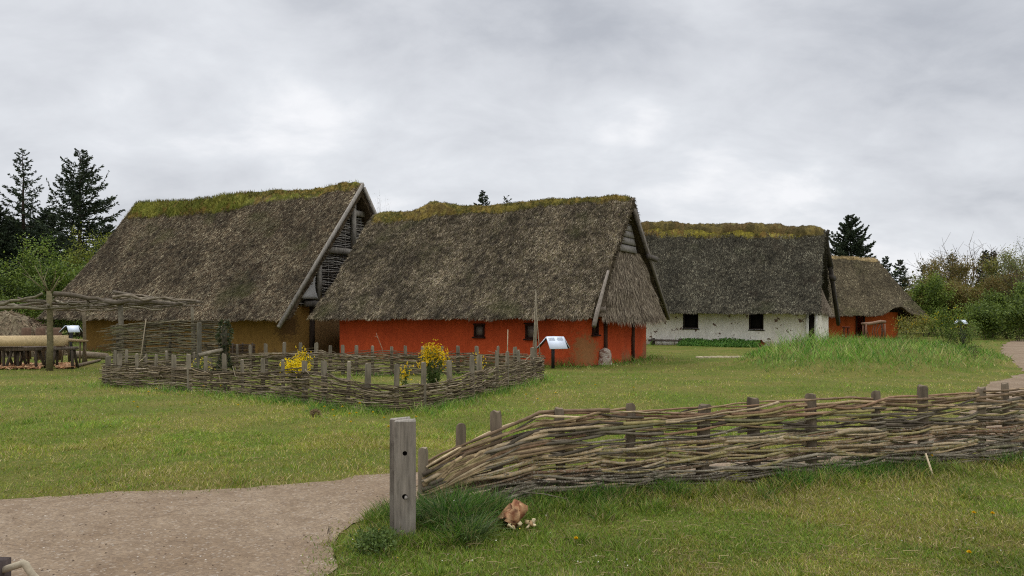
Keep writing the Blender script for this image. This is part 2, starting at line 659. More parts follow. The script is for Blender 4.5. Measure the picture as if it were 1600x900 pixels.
    def moss(s, a0, a1, ext, high, pal, nblade=6000, blen=(0.04, 0.1), name='ridge_moss', q_off=0.0, seed=1, back=0.25, dense=None):
        """lumpy cushion lying over the ridge; ext(a)= how far down the front slope (m), high(a)= thickness"""
        na, nq = int((a1 - a0) / 0.09), 34
        P = np.zeros((na, nq, 3))
        nn = np.zeros((na, nq, 3))
        hh = np.zeros((na, nq))
        slope = math.hypot(s.half, s.zr(-2) - s.ze)
        for i in range(na):
            a = a0 + (a1 - a0) * i / (na - 1)
            e = (ext(a) + 0.16 * n3(a, seed, 0, 1.1) + 0.1 * n3(a, seed, 3, 3.5)) / slope
            ee = min(1.0, min(i, na - 1 - i) / 3.0)
            for j in range(nq):
                t = -1 + 2 * j / (nq - 1)          # -1 front edge .. 1 back edge
                if t < 0:
                    q, g = 1 - (-t) * e, -1
                else:
                    q, g = 1 - t * back / slope * 3, 1
                p, nrm = s.pt(a, min(q, 1), g)
                edge = 1 - abs(t) ** 3 if t < 0 else 1 - t ** 4
                h = high(a) * (0.65 + 0.5 * n3(p[0], p[1] * 1.3, seed, 2.1) + 0.35 * n3(p[0], p[1], seed, 5.5)) * edge * ee - 0.02 * (1 - edge) - .03 * (1 - ee)
                P[i, j] = p + nrm * h
                nn[i, j] = nrm
                hh[i, j] = h
        mb = MB()
        pal = np.array(pal)
        cc = np.zeros((na, nq, 4))
        for i in range(na):
            for j in range(nq):
                k = 0.5 + 0.5 * n3(P[i, j, 0], P[i, j, 1] * 2, seed, 0.9) + .3 * n3(P[i, j, 0], P[i, j, 1], seed, 6)
                cc[i, j] = pal[int(min(.999, max(0, k)) * len(pal))]
        mb.grid(P, cc, flip=True)
        rng = np.random.default_rng(seed)
        ii = rng.integers(0, na - 1, nblade)
        jj = np.minimum((rng.random(nblade) ** 0.9 * (nq - 2)).astype(int), nq - 2)
        if dense is not None:
            kp = rng.random(nblade) < np.array([dense(P[i, 0, 0]) for i in ii])
            ii, jj = ii[kp], jj[kp]
        f1, f2 = rng.random((len(ii), 1)), rng.random((len(ii), 1))
        p = P[ii, jj] * (1 - f1) * (1 - f2) + P[ii + 1, jj] * f1 * (1 - f2) + P[ii, jj + 1] * (1 - f1) * f2 + P[ii + 1, jj + 1] * f1 * f2
        d = nn[ii, jj] * 0.6 + np.array([0, 0, 0.5]) + rng.normal(0, .35, (len(ii), 3))
        ca = cc[ii, jj] * rng.uniform(.7, 1.35, (len(ii), 1))
        ca[:, 3] = 1
        bl = rng.uniform(*blen, len(ii))
        mb.blades(p, d, bl, np.maximum(.012, bl * .35) if blen[1] < .15 else rng.uniform(.01, .022, len(ii)), ca, seg=3)
        return mb.build(name, M['moss'], s.roof_o)

    # ---- walls
    def wall(s, path, ztop, openings, mat, name='wall', amp=0.025, thick=0.22, z0=-0.15, res=0.14, top_fn=None):
        p = np.array(path, float)
        sl = np.concatenate([[0], np.cumsum(np.linalg.norm(np.diff(p, axis=0), axis=1))])
        Ltot = sl[-1]
        ss = set(np.round(np.linspace(0, Ltot, int(Ltot / res)), 4))
        zs = set(np.round(np.linspace(z0, ztop, int((ztop - z0) / res) + 1), 4))

        def snap(S, v):
            for x in list(S):
                if abs(x - v) < 0.05 and x not in keep:
                    S.discard(x)
            S.add(round(v, 4))
            keep.add(round(v, 4))
        keep = set()
        for (s0, s1, zl, zh) in openings:
            snap(ss, s0), snap(ss, s1)
        keep = set()
        for (s0, s1, zl, zh) in openings:
            snap(zs, zl), snap(zs, zh)
        ss, zs = np.array(sorted(ss)), np.array(sorted(zs))
        xy = np.stack([np.interp(ss, sl, p[:, 0]), np.interp(ss, sl, p[:, 1])], 1)
        tx = np.gradient(xy, axis=0)
        tx /= np.linalg.norm(tx, axis=1)[:, None] + 1e-9
        nrm = np.stack([tx[:, 1], -tx[:, 0]], 1)
        P = np.zeros((len(ss), len(zs), 3))
        for i in range(len(ss)):
            for j, z in enumerate(zs):
                a, b = xy[i]
                k = amp * (n3(a * 1.0, b + z, 3.3, 1.1) + 0.5 * n3(a, b + z * 1.0, 7.7, 3.5))
                if top_fn is not None and j == len(zs) - 1:
                    z = top_fn(ss[i])
                P[i, j] = (a + nrm[i, 0] * k, b + nrm[i, 1] * k, z)
        idx = np.arange(len(ss) * len(zs)).reshape(len(ss), len(zs))
        keepm = np.ones((len(ss) - 1, len(zs) - 1), bool)
        sm, zm = (ss[1:] + ss[:-1]) / 2, (zs[1:] + zs[:-1]) / 2
        for (s0, s1, zl, zh) in openings:
            keepm &= ~(((sm > s0) & (sm < s1))[:, None] & ((zm > zl) & (zm < zh))[None, :])
        q = np.stack([idx[:-1, :-1], idx[1:, :-1], idx[1:, 1:], idx[:-1, 1:]], -1)[keepm]
        mb = MB()
        mb.add(P.reshape(-1, 3), [q], W1)
        info = []
        for (s0, s1, zl, zh) in openings:
            i0, i1 = np.argmin(abs(ss - s0)), np.argmin(abs(ss - s1))
            j0, j1 = np.argmin(abs(zs - zl)), np.argmin(abs(zs - zh))
            im = (i0 + i1) // 2
            nv = np.array([nrm[im, 0], nrm[im, 1], 0])
            ring = [P[i, j0] for i in range(i0, i1 + 1)] + [P[i1, j] for j in range(j0 + 1, j1 + 1)] + [P[i, j1] for i in range(i1 - 1, i0 - 1, -1)] + [P[i0, j] for j in range(j1 - 1, j0, -1)]
            ring = np.array(ring)
            inner = ring - nv * thick
            g = np.stack([np.concatenate([ring, ring[:1]]), np.concatenate([inner, inner[:1]])], 1)
            mb.grid(g, W1)
            info.append((ring.mean(0) * [1, 1, 0] + [0, 0, (zl + zh) / 2], nv, np.array([tx[im, 0], tx[im, 1], 0]), s1 - s0, zh - zl))
        o = mb.build(name, mat, s.root, smooth=False)
        return o, info

    def window(s, inf, fw=0.06, inset=0.02, col=None, pane_col=None, mullion=False, label=None):
        c, n, t, w, h = inf
        col = lin(66, 50, 40) if col is None else col
        ax = (t, n, np.array([0, 0, 1.0]))
        mb = MB()
        c0 = c - n * inset
        for sx in (-1, 1):
            mb.box(c0 + t * sx * (w / 2 - fw / 2), (fw, .09, h), col, ax, .003)
        for sz in (-1, 1):
            mb.box(c0 + np.array([0, 0, sz * (h / 2 - fw / 2)]), (w - 2 * fw - .004, .084, fw), col, ax, .002)
        mb.box(c0 + n * .05 + np.array([0, 0, -h / 2 - .03]), (w + .08, .11, .05), col, ax, .003)
        mb.box(c0 + n * .03 + np.array([0, 0, h / 2 + .03]), (w + .05, .08, .05), col, ax, .003)
        f = mb.build('window', M['wood'], s.root)
        if label:
            f['label'] = label
        if pane_col is not None:
            mb = MB()
            mb.box(c0 - n * .015, (w - 2 * fw + .01, .01, h - 2 * fw + .01), pane_col, ax)
            if mullion:
                pass
            mb.build('pane', M['skin'], f)
        return f


def front_path(a0, a1, wb, r=0.3, bow=0.0):
    """closed wall line: along the front to the right, round the (bowed) right end, back, left end"""
    p = [(a0, -wb), (a1 - r, -wb)]
    p += [(a1 - r + r * math.sin(x), -wb + r - r * math.cos(x)) for x in np.linspace(0.2, 1.4, 5)]
    p += [(a1 + bow * math.sin(math.pi * t), -wb + r + (2 * wb - 2 * r) * t) for t in np.linspace(0, 1, 15)]
    p += [(a1 - r + r * math.cos(x), wb - r + r * math.sin(x)) for x in np.linspace(0.2, 1.4, 5)]
    p += [(a1 - r, wb), (a0, wb), (a0, -wb)]
    return p


def clay_mat(name, col, dirt, spots=None, low=None, wear=None):
    m, t, b = new_mat(name, 0.92, 0.12)
    co = t.node('ShaderNodeTexCoord').outputs['Object']
    c = t.mix(t.rng(t.noise(co, 1.1, 5, 0.6), 0.35, 0.7, 0, 0.5), tuple(col), tuple(dirt))
    f = t.rng(t.noise(co, 9, 6, 0.65), 0.3, 0.7, 0.86, 1.12)
    f = t.math('MULTIPLY', f, t.rng(t.noise(t.scalevec(co, (2.2, 2.2, .6)), 1.3, 6, 0.7), 0.3, 0.7, 0.84, 1.1))
    c = t.mix(1.0, c, t.node('ShaderNodeCombineColor', inp={0: f, 1: f, 2: f}).outputs[0], 'MULTIPLY')
    z = t.node('ShaderNodeSeparateXYZ', inp={0: co})
    if low is not None:                        # splashed mud near the ground
        k = t.math('ADD', t.rng(z.outputs[2], 0.0, 0.55, 1.0, 0.0), t.math('MULTIPLY', t.math('SUBTRACT', t.noise(co, 3, 5, 0.65), 0.5), 2.2))
        c = t.mix(t.rng(k, 0.45, 1.0, 0, 0.75, True), c, tuple(low))
    if spots is not None:
        k = t.rng(t.noise(co, 3.4, 3, 0.6), 0.635, 0.655, 0, 0.9)
        c = t.mix(k, c, tuple(spots))
        k = t.math('MULTIPLY', t.rng(t.noise(co, 17, 3, 0.6), 0.67, 0.7, 0, 0.8), t.rng(z.outputs[2], 0.5, 1.2, 1, 0))
        c = t.mix(k, c, tuple(spots))
    for (cx, cy, cz, r, wc, ns) in (wear or []):
        dv = t.node('ShaderNodeVectorMath', operation='DISTANCE', inp={0: co, 1: (cx, cy, cz)}).outputs['Value']
        k = t.math('ADD', t.rng(dv, 0, r, 1, 0), t.math('MULTIPLY', t.math('SUBTRACT', t.noise(co, ns, 6, 0.75), 0.5), 1.8))
        c = t.mix(t.rng(k, 0.25, 0.7, 0, 0.8, True), c, tuple(wc))
    t.l.new(c, b.inputs['Base Color'])
    bn = t.node('ShaderNodeBump', inp={'Strength': 0.5, 'Distance': 0.02, 'Height': t.noise(co, 12, 6, 0.7)})
    t.l.new(bn.outputs[0], b.inputs['Normal'])
    return m


def skin_mat():
    m, t, b = new_mat('stretched_skin_pane', 0.5, 0.4)
    a = t.node('ShaderNodeVertexColor', layer_name='Col').outputs['Color']
    t.l.new(a, b.inputs['Base Color'])
    return m


M['skin'] = skin_mat()


def rods(mb, path, z_lo, z_hi, layers, spacing, rr=(0.008, 0.014), post_r=0.04, rod_len=(1.4, 2.6), pal=None, zscale=None, seed=0, loose=0.03, keep=1.0, s_rng=None, base_fn=None, sides=5, ph0=0.0, step=0.1, bias=0.4):
    """woven rods along a plan polyline: each passes alternately before and behind the stakes"""
    rng = np.random.default_rng(seed)
    p = np.array(path, float)
    sl = np.concatenate([[0], np.cumsum(np.linalg.norm(np.diff(p, axis=0), axis=1))])
    s0, s1 = s_rng or (0, sl[-1])
    dzl = (z_hi - z_lo) / layers
    for k in range(layers):
        s = s0 - rng.uniform(0, rod_len[0] * .6)
        while s < s1 - 0.15:
            L = rng.uniform(*rod_len)
            a, b = max(s, s0 - rng.uniform(0.0, 0.12)), min(s + L, s1 + rng.uniform(0, .12))
            s += L * rng.uniform(0.72, 0.95)
            if b - a < 0.25 or rng.random() > keep:
                continue
            n = max(5, int((b - a) / step))
            u = np.linspace(a, b, n)
            ph = math.pi * (k % 2) + ph0
            off = (np.cos(math.pi * u / spacing + ph) * rng.uniform(.75, 1.2) - bias) * (post_r + rr[0] * 0.6)
            uc = np.clip(u, 0, sl[-1])
            x = np.interp(uc, sl, p[:, 0])
            y = np.interp(uc, sl, p[:, 1])
            x2 = np.interp(np.clip(u + .05, 0, sl[-1]), sl, p[:, 0]) - np.interp(np.clip(u - .05, 0, sl[-1]), sl, p[:, 0])
            y2 = np.interp(np.clip(u + .05, 0, sl[-1]), sl, p[:, 1]) - np.interp(np.clip(u - .05, 0, sl[-1]), sl, p[:, 1])
            ln = np.hypot(x2, y2) + 1e-9
            x2, y2 = x2 / ln, y2 / ln
            over = u - uc
            x, y = x + x2 * over, y + y2 * over
            zr_ = z_lo + (k + .5) * dzl + rng.normal(0, loose * .4)
            w1, w2 = rng.uniform(1.2, 4, 2)
            z = zr_ + loose * (.6 * np.sin(u * w1 + rng.uniform(0, 6)) + .4 * np.sin(u * w2 * 1.7 + rng.uniform(0, 6))) + (u - (a + b) / 2) * rng.normal(0, loose * .7)
            z = np.minimum(z, max(z_hi, .3))
            if zscale is not None:
                z = z * np.array([zscale(q) for q in u])
            z = z + rng.normal(0, rr[0] * .25, n)
            z = np.maximum(z, 0.012)
            if base_fn is not None:
                z = z + np.array([base_fn(q, w) for q, w in zip(x, y)])
            r = rng.uniform(*rr) * (np.linspace(1.15, 0.6, n) if rng.random() < .5 else np.linspace(.6, 1.15, n)) * rng.uniform(.86, 1.16, n)
            t = (k + .5) / layers
            c = np.array(pal(t, rng))
            mb.tube(np.stack([x - y2 * off, y + x2 * off, z], 1), r, sides, c)
# ---------------------------------------------------------------- the four houses
TH_BROWN = [lin(91, 77, 59), lin(79, 66, 49), lin(102, 88, 68), lin(126, 113, 90), lin(158, 147, 120), lin(91, 73, 55), lin(57, 46, 37), lin(116, 103, 79)]
TH_OLIVE = [lin(90, 78, 61), lin(78, 67, 52), lin(104, 91, 71), lin(126, 113, 91), lin(154, 142, 119), lin(90, 84, 54), lin(58, 48, 39), lin(114, 101, 80)]
TH_GREY = [lin(68, 64, 53), lin(58, 54, 45), lin(78, 73, 60), lin(101, 96, 79), lin(137, 132, 110), lin(64, 57, 46), lin(43, 39, 33), lin(92, 84, 66)]
TH_FAR = [lin(86, 76, 57), lin(70, 62, 48), lin(96, 86, 65), lin(123, 112, 87), lin(156, 146, 115), lin(76, 66, 52), lin(58, 52, 42)]
MOSS = [lin(107, 98, 45), lin(120, 108, 48), lin(92, 87, 41), lin(128, 110, 54), lin(102, 86, 45), lin(137, 123, 63)]
MOSSY = [lin(131, 117, 47), lin(144, 132, 51), lin(112, 103, 45), lin(117, 95, 49), lin(152, 140, 66)]
MOSSG = [lin(113, 114, 45), lin(128, 125, 53), lin(100, 103, 39), lin(122, 103, 51), lin(145, 136, 69)]
MOSSB = [lin(104, 92, 53), lin(118, 104, 58), lin(90, 80, 47), lin(100, 84, 51), lin(122, 115, 70)]
GREYW = lin(138, 131, 121)
DARKW = lin(74, 66, 60)


def bump(a, c, w, h):
    return h * math.exp(-((a - c) / w) ** 2)


# ======== ochre house (left)
H = House('thatched_house', (-5.73, 30.0), 25, 'ochre clay longhouse with a brown thatch roof and an open timbered wattle gable')
H.roof(12.3, 4.45, lambda a: 6.56 + 0.05 * math.sin(a * .9) + bump(a, -.6, 1.0, .12), 1.46, 0.32, seed=21, ntuft=150000, pal=TH_BROWN)
H.moss(-12.3, 0.02, lambda a: 0.55 + 0.45 * min(1, max(0, (-a - 3) / 3)) - .25 * min(1, max(0, (a + 2) / 2)), lambda a: 0.07 + .04 * min(1, max(0, (-a - 4) / 2)),
       MOSSG, 22000, (0.04, 0.17), seed=31, dense=lambda a: 1.0 if a < -5.5 else .12)
H.moss(-7.5, 0.05, lambda a: 0.45, lambda a: 0.085, MOSS, 7000, (.02, .07), seed=33)
M['ochre'] = clay_mat('ochre_clay', lin(150, 116, 62), lin(132, 100, 52), low=lin(108, 84, 54),
                      wear=[(-0.62, -3.92, 1.2, 1.0, lin(76, 54, 34), 8)])
a0 = H.a_of(131, -3.6)
H.wall(front_path(a0, -0.5, 3.6, 0.22), 1.95, [], M['ochre'])
# gable: a woven panel in a timber frame above the clay wall
gx = -0.42
phi = math.atan2(6.42 - 1.46, 4.45)


def gable_half(z, zr=6.0, ze=1.46, half=4.0):
    return max(0.0, half * (zr - z) / (zr - ze))


mb = MB()
pal_g = lambda t, rng: lin(*rng.choice([(164, 158, 148), (144, 136, 126), (180, 174, 164), (122, 114, 104)])) * rng.uniform(.8, 1.1)
for k in range(62):
    z = 2.02 + k * 0.06
    hw = gable_half(z, 5.95) - .05
    if hw < .25 or z > 5.55:
        continue
    nseg = int(hw * 2 / .14) + 3
    yy = np.linspace(-hw, hw, nseg)
    off = np.cos(yy * math.pi / .5 + math.pi * (k % 2)) * .03
    zzz = z + .018 * np.sin(yy * random.uniform(1, 5) + random.uniform(0, 6)) + random.uniform(-.012, .012)
    mb.tube(np.stack([gx + .02 + off, yy, zzz], 1), random.uniform(.013, .021), 5, pal_g(0, RNG))
for k in range(-7, 8):
    y = k * .5
    top = 1.46 + (5.9 - 1.46) * (1 - abs(y) / 4.0)
    if top > 2.1:
        mb.tube([(gx + .02, y, 1.9), (gx + .02, y, min(top, 5.6))], .022, 5, lin(110, 104, 98))
wt = mb.build('gable_wattle', M['bark'], H.root)
mb = MB()
for sg in (-1, 1):
    mb.beam((0.09, sg * (4.68 if sg < 0 else 4.4), 1.2), (0.09, sg * .02, 6.58 if sg < 0 else 6.45), .07, .13, GREYW, (0, sg, 1), .008)
for o_ in [mb.build('verge_board', M['wood'], H.root)]:
    pass


def timber(H_, name, p, q, w, h, col, mat='wood', up=(0, 0, 1)):
    mb = MB()
    mb.beam(p, q, w, h, col, up, .006)
    return mb.build(name, M[mat], H_.root)


timber(H, 'gable_beam', (gx + .1, -2.9, 2.0), (gx + .1, 3.4, 2.0), .16, .2, lin(98, 92, 86))
ab = -.5
zb = 3.98
timber(H, 'gable_beam', (gx + .1, -1.72, zb), (gx + .1, 1.65, zb), .14, .22, lin(140, 133, 123))
timber(H, 'gable_beam', (gx + .1, -.62, 5.5), (gx + .1, .55, 5.5), .14, .2, lin(140, 133, 123))
timber(H, 'gable_post', (gx + .13, -.12, 4.1), (gx + .13, -.12, 5.9), .15, .15, lin(144, 137, 127), up=(1, 0, 0))
timber(H, 'gable_post', (gx + .13, -2.15, 2.11), (gx + .13, -2.15, 3.6), .15, .15, lin(140, 133, 123), up=(1, 0, 0))
timber(H, 'gable_post', (gx + .13, 1.5, 2.11), (gx + .13, 1.5, 3.48), .15, .15, lin(140, 133, 123), up=(1, 0, 0))
timber(H, 'corner_post', (-.47, -2.35, 0), (-.47, -2.35, 1.9), .16, .16, lin(64, 52, 44), up=(1, 0, 0))
# pale cloth stretched across the corner of the gable
mb = MB()
tri = []
n = 12
for i in range(n + 1):
    row = []
    for j in range(n + 1):
        t, q = i / n, j / n
        e0 = np.array([gx + .26, -3.45 + 1.22 * t + .12 * math.sin(math.pi * t), 2.18 + 1.45 * t])
        e1 = np.array([gx + .2, -2.9 + 1.15 * t, 2.13 + 1.6 * t])
        e1 = np.array([gx + .2, -2.26 - .38 * (1 - t) * math.sin(t * 3), 2.15 + 1.5 * t])
        p = e0 * (1 - q) + e1 * q
        p[0] += .05 * math.sin(q * 5 + t * 4) * math.sin(math.pi * q)
        row.append(p)
    tri.append(row)
mb.grid(np.array(tri), lin(178, 175, 170))
cl = mb.build('gable_cloth', M['cloth'], H.root, smooth=True)
sol = cl.modifiers.new('thickness', 'SOLIDIFY')
sol.thickness = .008
# added panel behind the weave, its dark colour standing in for the shaded interior
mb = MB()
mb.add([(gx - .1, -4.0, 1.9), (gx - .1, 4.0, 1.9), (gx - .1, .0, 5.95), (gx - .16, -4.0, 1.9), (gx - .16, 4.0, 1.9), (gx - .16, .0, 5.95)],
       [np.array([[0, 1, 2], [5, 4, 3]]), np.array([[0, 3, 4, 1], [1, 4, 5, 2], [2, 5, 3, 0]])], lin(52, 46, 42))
mb.build('gable_shade_backing', M['wood'], H.root)
mb = MB()
mb.box((-.43, -.75, .9), (.12, 2.95, 1.95), lin(122, 94, 60), jit=.01)
mb.build('brown_clay_panel', M['stone'], H.root)
# the ochre house stands a little further off: give it its full size
OS = 1.12
for ob in bpy.data.objects:
    if ob.type == 'MESH' and (ob.parent is H.root or (ob.parent and ob.parent.parent is H.root)):
        me_ = ob.data
        co_ = np.zeros(len(me_.vertices) * 3, np.float32)
        me_.vertices.foreach_get('co', co_)
        co_ = co_.reshape(-1, 3) * OS
        co_[:, 2] += CAM_H * (1 - OS)
        me_.vertices.foreach_set('co', co_.ravel())
        me_.update()
H.P = H.P * OS
H.root.location = (H.P[0], H.P[1], 0)
OCHRE = H

# ======== red house (middle)
H = House('thatched_house', (4.17, 27.0), 29, 'red clay longhouse with mossy olive thatch, small framed windows and a reed gable apron')
H.roof(11.35, 3.72, lambda a: 5.76 + bump(a, -8.1, .8, .2) + bump(a, -10.4, .6, .06) - bump(a, 0, .5, .06) + .04 * math.sin(a * 1.4), 1.5, 0.28, seed=51, ntuft=140000, pal=TH_OLIVE)
H.moss(-11.3, -0.02, lambda a: 0.4 + bump(a, -8.2, 1.1, .5) + bump(a, -10.6, .7, .25) + .1 * math.sin(a), lambda a: 0.085 + bump(a, -8.1, .8, .08), MOSS, 12000, (.02, .07), seed=53)
rc = H.a_of(905, -3.0)
M['red'] = clay_mat('red_clay', lin(200, 84, 45), lin(168, 66, 40), low=lin(150, 88, 60),
                    wear=[(-0.55, -2.7, 0.45, 1.0, lin(148, 112, 72), 5), (-0.42, 0.0, 0.0, .8, lin(150, 100, 70), 5), (-.5, 2.6, .1, .9, lin(140, 100, 70), 5)])
a0 = H.a_of(531, -3.0)
a1 = -0.5
pth = front_path(a0, a1, 3.0, 0.35, 0.25)


def fopen(px0, px1, py0, py1, wb):
    aL, aR = H.a_of(px0, -wb), H.a_of(px1, -wb)
    am = (aL + aR) / 2
    return (aL - a0, aR - a0, H.z_of(py1, am, -wb), H.z_of(py0, am, -wb))


ops = [fopen(741, 757, 508, 526, 3.0), fopen(821, 838, 507, 529, 3.0)]
sl_front = (a1 - .35 - a0)
ops.append((sl_front + .72, sl_front + 1.06, .98, 1.42))
wo, inf = H.wall(pth, 1.9, ops, M['red'])
for k, i_ in enumerate(inf):
    H.window(i_, .05, .0, lin(58, 36, 30), lin(112, 96, 88) if k < 2 else lin(70, 44, 38))
for b, bw in ((-1.7, .16), (.6, .16)):
    x = a1 + .25 * math.sin(math.pi * (b + 2.65) / 5.3)
    mb = MB()
    mb.beam((x + .01, b, 0), (x + .01, b, 1.75), bw, .12, lin(78, 52, 42), (1, 0, 0), .01)
    mb.build('wall_post', M['wood'], H.root)


def apron(H_, ztop, zbot, hw_t, hw_b, x_t, x_b, bow, pal, seed, nb=9000, sag=.1):
    rng = np.random.default_rng(seed)
    n, m = 40, 36
    P = np.zeros((n, m, 3))
    for i in range(n):
        t = i / (n - 1)                          # top .. bottom
        for j in range(m):
            q = -1 + 2 * j / (m - 1)
            hw = hw_t + (hw_b - hw_t) * t
            P[i, j] = (x_t + (x_b - x_t) * t + bow * (1 - q * q) * t + .05 * n3(q * 3, t * 3, seed) + .025 * n3(q * 9, t * 6, seed), q * hw,
                       ztop + (zbot - ztop) * t - sag * (1 - q * q) * t * t + (.04 * n3(q * 6, seed) if i == n - 1 else 0))
    mb = MB()
    base = np.array(pal[0])
    Q = P.copy()
    Q[..., 0] -= .25
    mb.grid(P, base)
    mb.grid(Q, base, flip=True)
    for A_, B_, fl in ((P[-1], Q[-1], False), (P[0], Q[0], True), (P[:, 0], Q[:, 0], True), (P[:, -1], Q[:, -1], False)):
        mb.grid(np.stack([A_, B_], 1), base, flip=fl)
    fi, fj = rng.uniform(0, n - 1.3, nb), rng.uniform(0, m - 1.001, nb)
    i0, j0 = fi.astype(int), fj.astype(int)
    p = P[i0, j0] + (P[np.minimum(i0 + 1, n - 1), j0] - P[i0, j0]) * (fi - i0)[:, None] + (P[i0, j0 + 1] - P[i0, j0]) * (fj - j0)[:, None]
    d = P[np.minimum(i0 + 1, n - 1), j0] - P[np.maximum(i0 - 1, 0), j0]
    d = d / np.linalg.norm(d, axis=1)[:, None] + np.stack([rng.uniform(.02, .18, nb), rng.normal(0, .1, nb), np.zeros(nb)], 1)
    c = np.array(pal)[rng.choice(len(pal) - 1, nb) + 1] * rng.uniform(.75, 1.2, (nb, 1))
    c[:, 3] = 1
    mb.blades(p, d, rng.uniform(.15, .4, nb), rng.uniform(.012, .03, nb), c, side=np.tile([[.2, 1, 0]], (nb, 1)), seg=3)
    K = 900
    fj = rng.uniform(0, m - 1.001, K)
    j0 = fj.astype(int)
    p = P[-1, j0] + (P[-1, j0 + 1] - P[-1, j0]) * (fj - j0)[:, None]
    p[:, 0] -= rng.uniform(-.02, .2, K)
    p[:, 2] += .1
    mb.blades(p, np.stack([rng.uniform(0, .5, K), rng.normal(0, .12, K), -np.ones(K)], 1), rng.uniform(.12, .28, K), rng.uniform(.012, .03, K), np.array(pal)[rng.choice(len(pal) - 1, K) + 1], side=np.tile([[.2, 1, 0]], (K, 1)), seg=3)
    o = mb.build('gable_apron', M['reed'], H_.root)
    return o


REED = [lin(112, 98, 80), lin(92, 80, 66), lin(122, 108, 90), lin(142, 128, 108), lin(164, 150, 128), lin(78, 66, 54)]
apron(H, 3.78, 1.55, 1.1, 3.0, -.16, .08, .32, REED, 5, 14000)
# grey boards closing the top of the gable
for k, (zc, hw) in enumerate(((3.86, 1.12), (4.13, .92), (4.38, .72), (4.6, .52))):
    timber(H, 'gable_board', (-.12 - .02 * k, -hw + .1, zc), (-.12 - .02 * k, hw * .5, zc), .05, .24, lin(128, 122, 115), up=(-.25, 0, 1))
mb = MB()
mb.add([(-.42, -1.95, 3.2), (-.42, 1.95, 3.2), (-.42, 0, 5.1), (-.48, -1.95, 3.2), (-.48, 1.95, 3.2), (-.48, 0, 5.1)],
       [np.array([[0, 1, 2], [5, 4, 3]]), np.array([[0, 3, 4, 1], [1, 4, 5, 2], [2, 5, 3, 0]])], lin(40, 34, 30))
mb.build('gable_shade_backing', M['wood'], H.root)  # added panel, painted dark for the shade in the open gable top
mb = MB()
mb.beam((.06, 3.66, 1.46), (.04, -.05, 5.2), .1, .15, lin(112, 104, 94), (0, 1, 1), .01)
mb.build('verge_board', M['wood'], H.root)
mb = MB()
mb.tube([(.2, -3.92, 1.28), (.13, -3.48, 1.75), (.06, -2.8, 2.5), (.02, -2.35, 3.0)], [.075, .07, .055, .045], 8, lin(128, 118, 106))
mb.build('verge_pole', M['wood'], H.root)
timber(H, 'gable_peg', (.12, 1.15, 3.68), (.12, 2.1, 3.62), .12, .16, lin(92, 85, 78))
timber(H, 'wall_plate', (-.6, -2.9, 1.78), (.1, -2.8, 1.78), .16, .16, lin(120, 108, 96))
RED = H

# ======== white house (right middle)
H = House('thatched_house', (16.3, 41.0), 26, 'whitewashed longhouse with dark grey thatch and two square unglazed windows')
H.roof(14, 3.5, lambda a: 6.16 - .07 * a + .03 * math.sin(a * 1.2) - bump(a, 0.1, .5, .1), 1.66, 0.3, seed=71, ntuft=110000, pal=TH_GREY, mat=M['thatch_dark'])
H.moss(-14, 0.0, lambda a: .95 - .3 * max(0, (a + 2.2) / 2.2), lambda a: .05, MOSSY, 10000, (.02, .07), seed=73)
H.moss(-14, 0.02, lambda a: .5, lambda a: .21, MOSSB, 9000, (.02, .07), name='ridge_roll', seed=75)
M['white'] = clay_mat('limewash', lin(232, 226, 212), lin(214, 204, 186), spots=lin(92, 62, 46), low=lin(176, 164, 140))
wb = 2.8
a0 = -13.5
a1 = H.a_of(1281, -wb)
ops = [fopen(1067, 1091, 490, 513, wb), fopen(1170, 1193, 489, 515, wb), fopen(1263.5, 1272.5, 489, 541, wb)]
wo, inf = H.wall(front_path(a0, a1, wb, .15, .1), 2.0, ops, M['white'])
for i_ in inf[:2]:
    f_ = H.window(i_, .07, .06, lin(50, 42, 38), None)
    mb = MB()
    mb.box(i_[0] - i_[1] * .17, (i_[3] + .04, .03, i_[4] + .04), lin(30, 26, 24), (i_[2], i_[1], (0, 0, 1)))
    mb.build('shade_backing', M['wood'], f_)  # added backing, coloured near black for the shade inside the opening
c_, n_, t_, w_, h_ = inf[2]
mb = MB()
for sx in (-1, 1):
    mb.box(c_ + t_ * sx * (w_ / 2 + .07) + n_ * .03, (.14, .1, h_), lin(226, 222, 212), (t_, n_, (0, 0, 1)), .004)
df = mb.build('door_frame', M['wood'], H.root)
mb = MB()
mb.box(c_ - n_ * .15, (w_ - .02, .05, h_ - .04), lin(48, 42, 40), (t_, n_, (0, 0, 1)), .004)
mb.build('door', M['wood'], H.root)
apron(H, 3.4, 1.75, 1.2, 2.9, -.45, .0, .3, REED, 9, 4000)
mb = MB()
mb.beam((.4, 4.1, 1.1), (.15, 1.5, 4.2), .18, .4, lin(66, 60, 54), (0, 1, 1), .01)
mb.tube([(.15, 1.6, 4.1), (.06, .95, 4.9), (.02, .55, 5.4), (.04, .36, 5.8), (.16, .28, 6.02)], [.17, .15, .14, .12, .08], 7, lin(64, 60, 52))
mb.build('verge_beam', M['wood'], H.root)
timber(H, 'gable_peg', (.2, .9, 3.6), (.32, 2.3, 3.55), .14, .25, lin(62, 56, 50))
mb = MB()
mb.beam((.0, -3.3, 1.62), (-.4, -.2, 5.1), .1, .18, lin(60, 54, 48), (0, -1, 1), .01)
mb.build('verge_board', M['wood'], H.root)
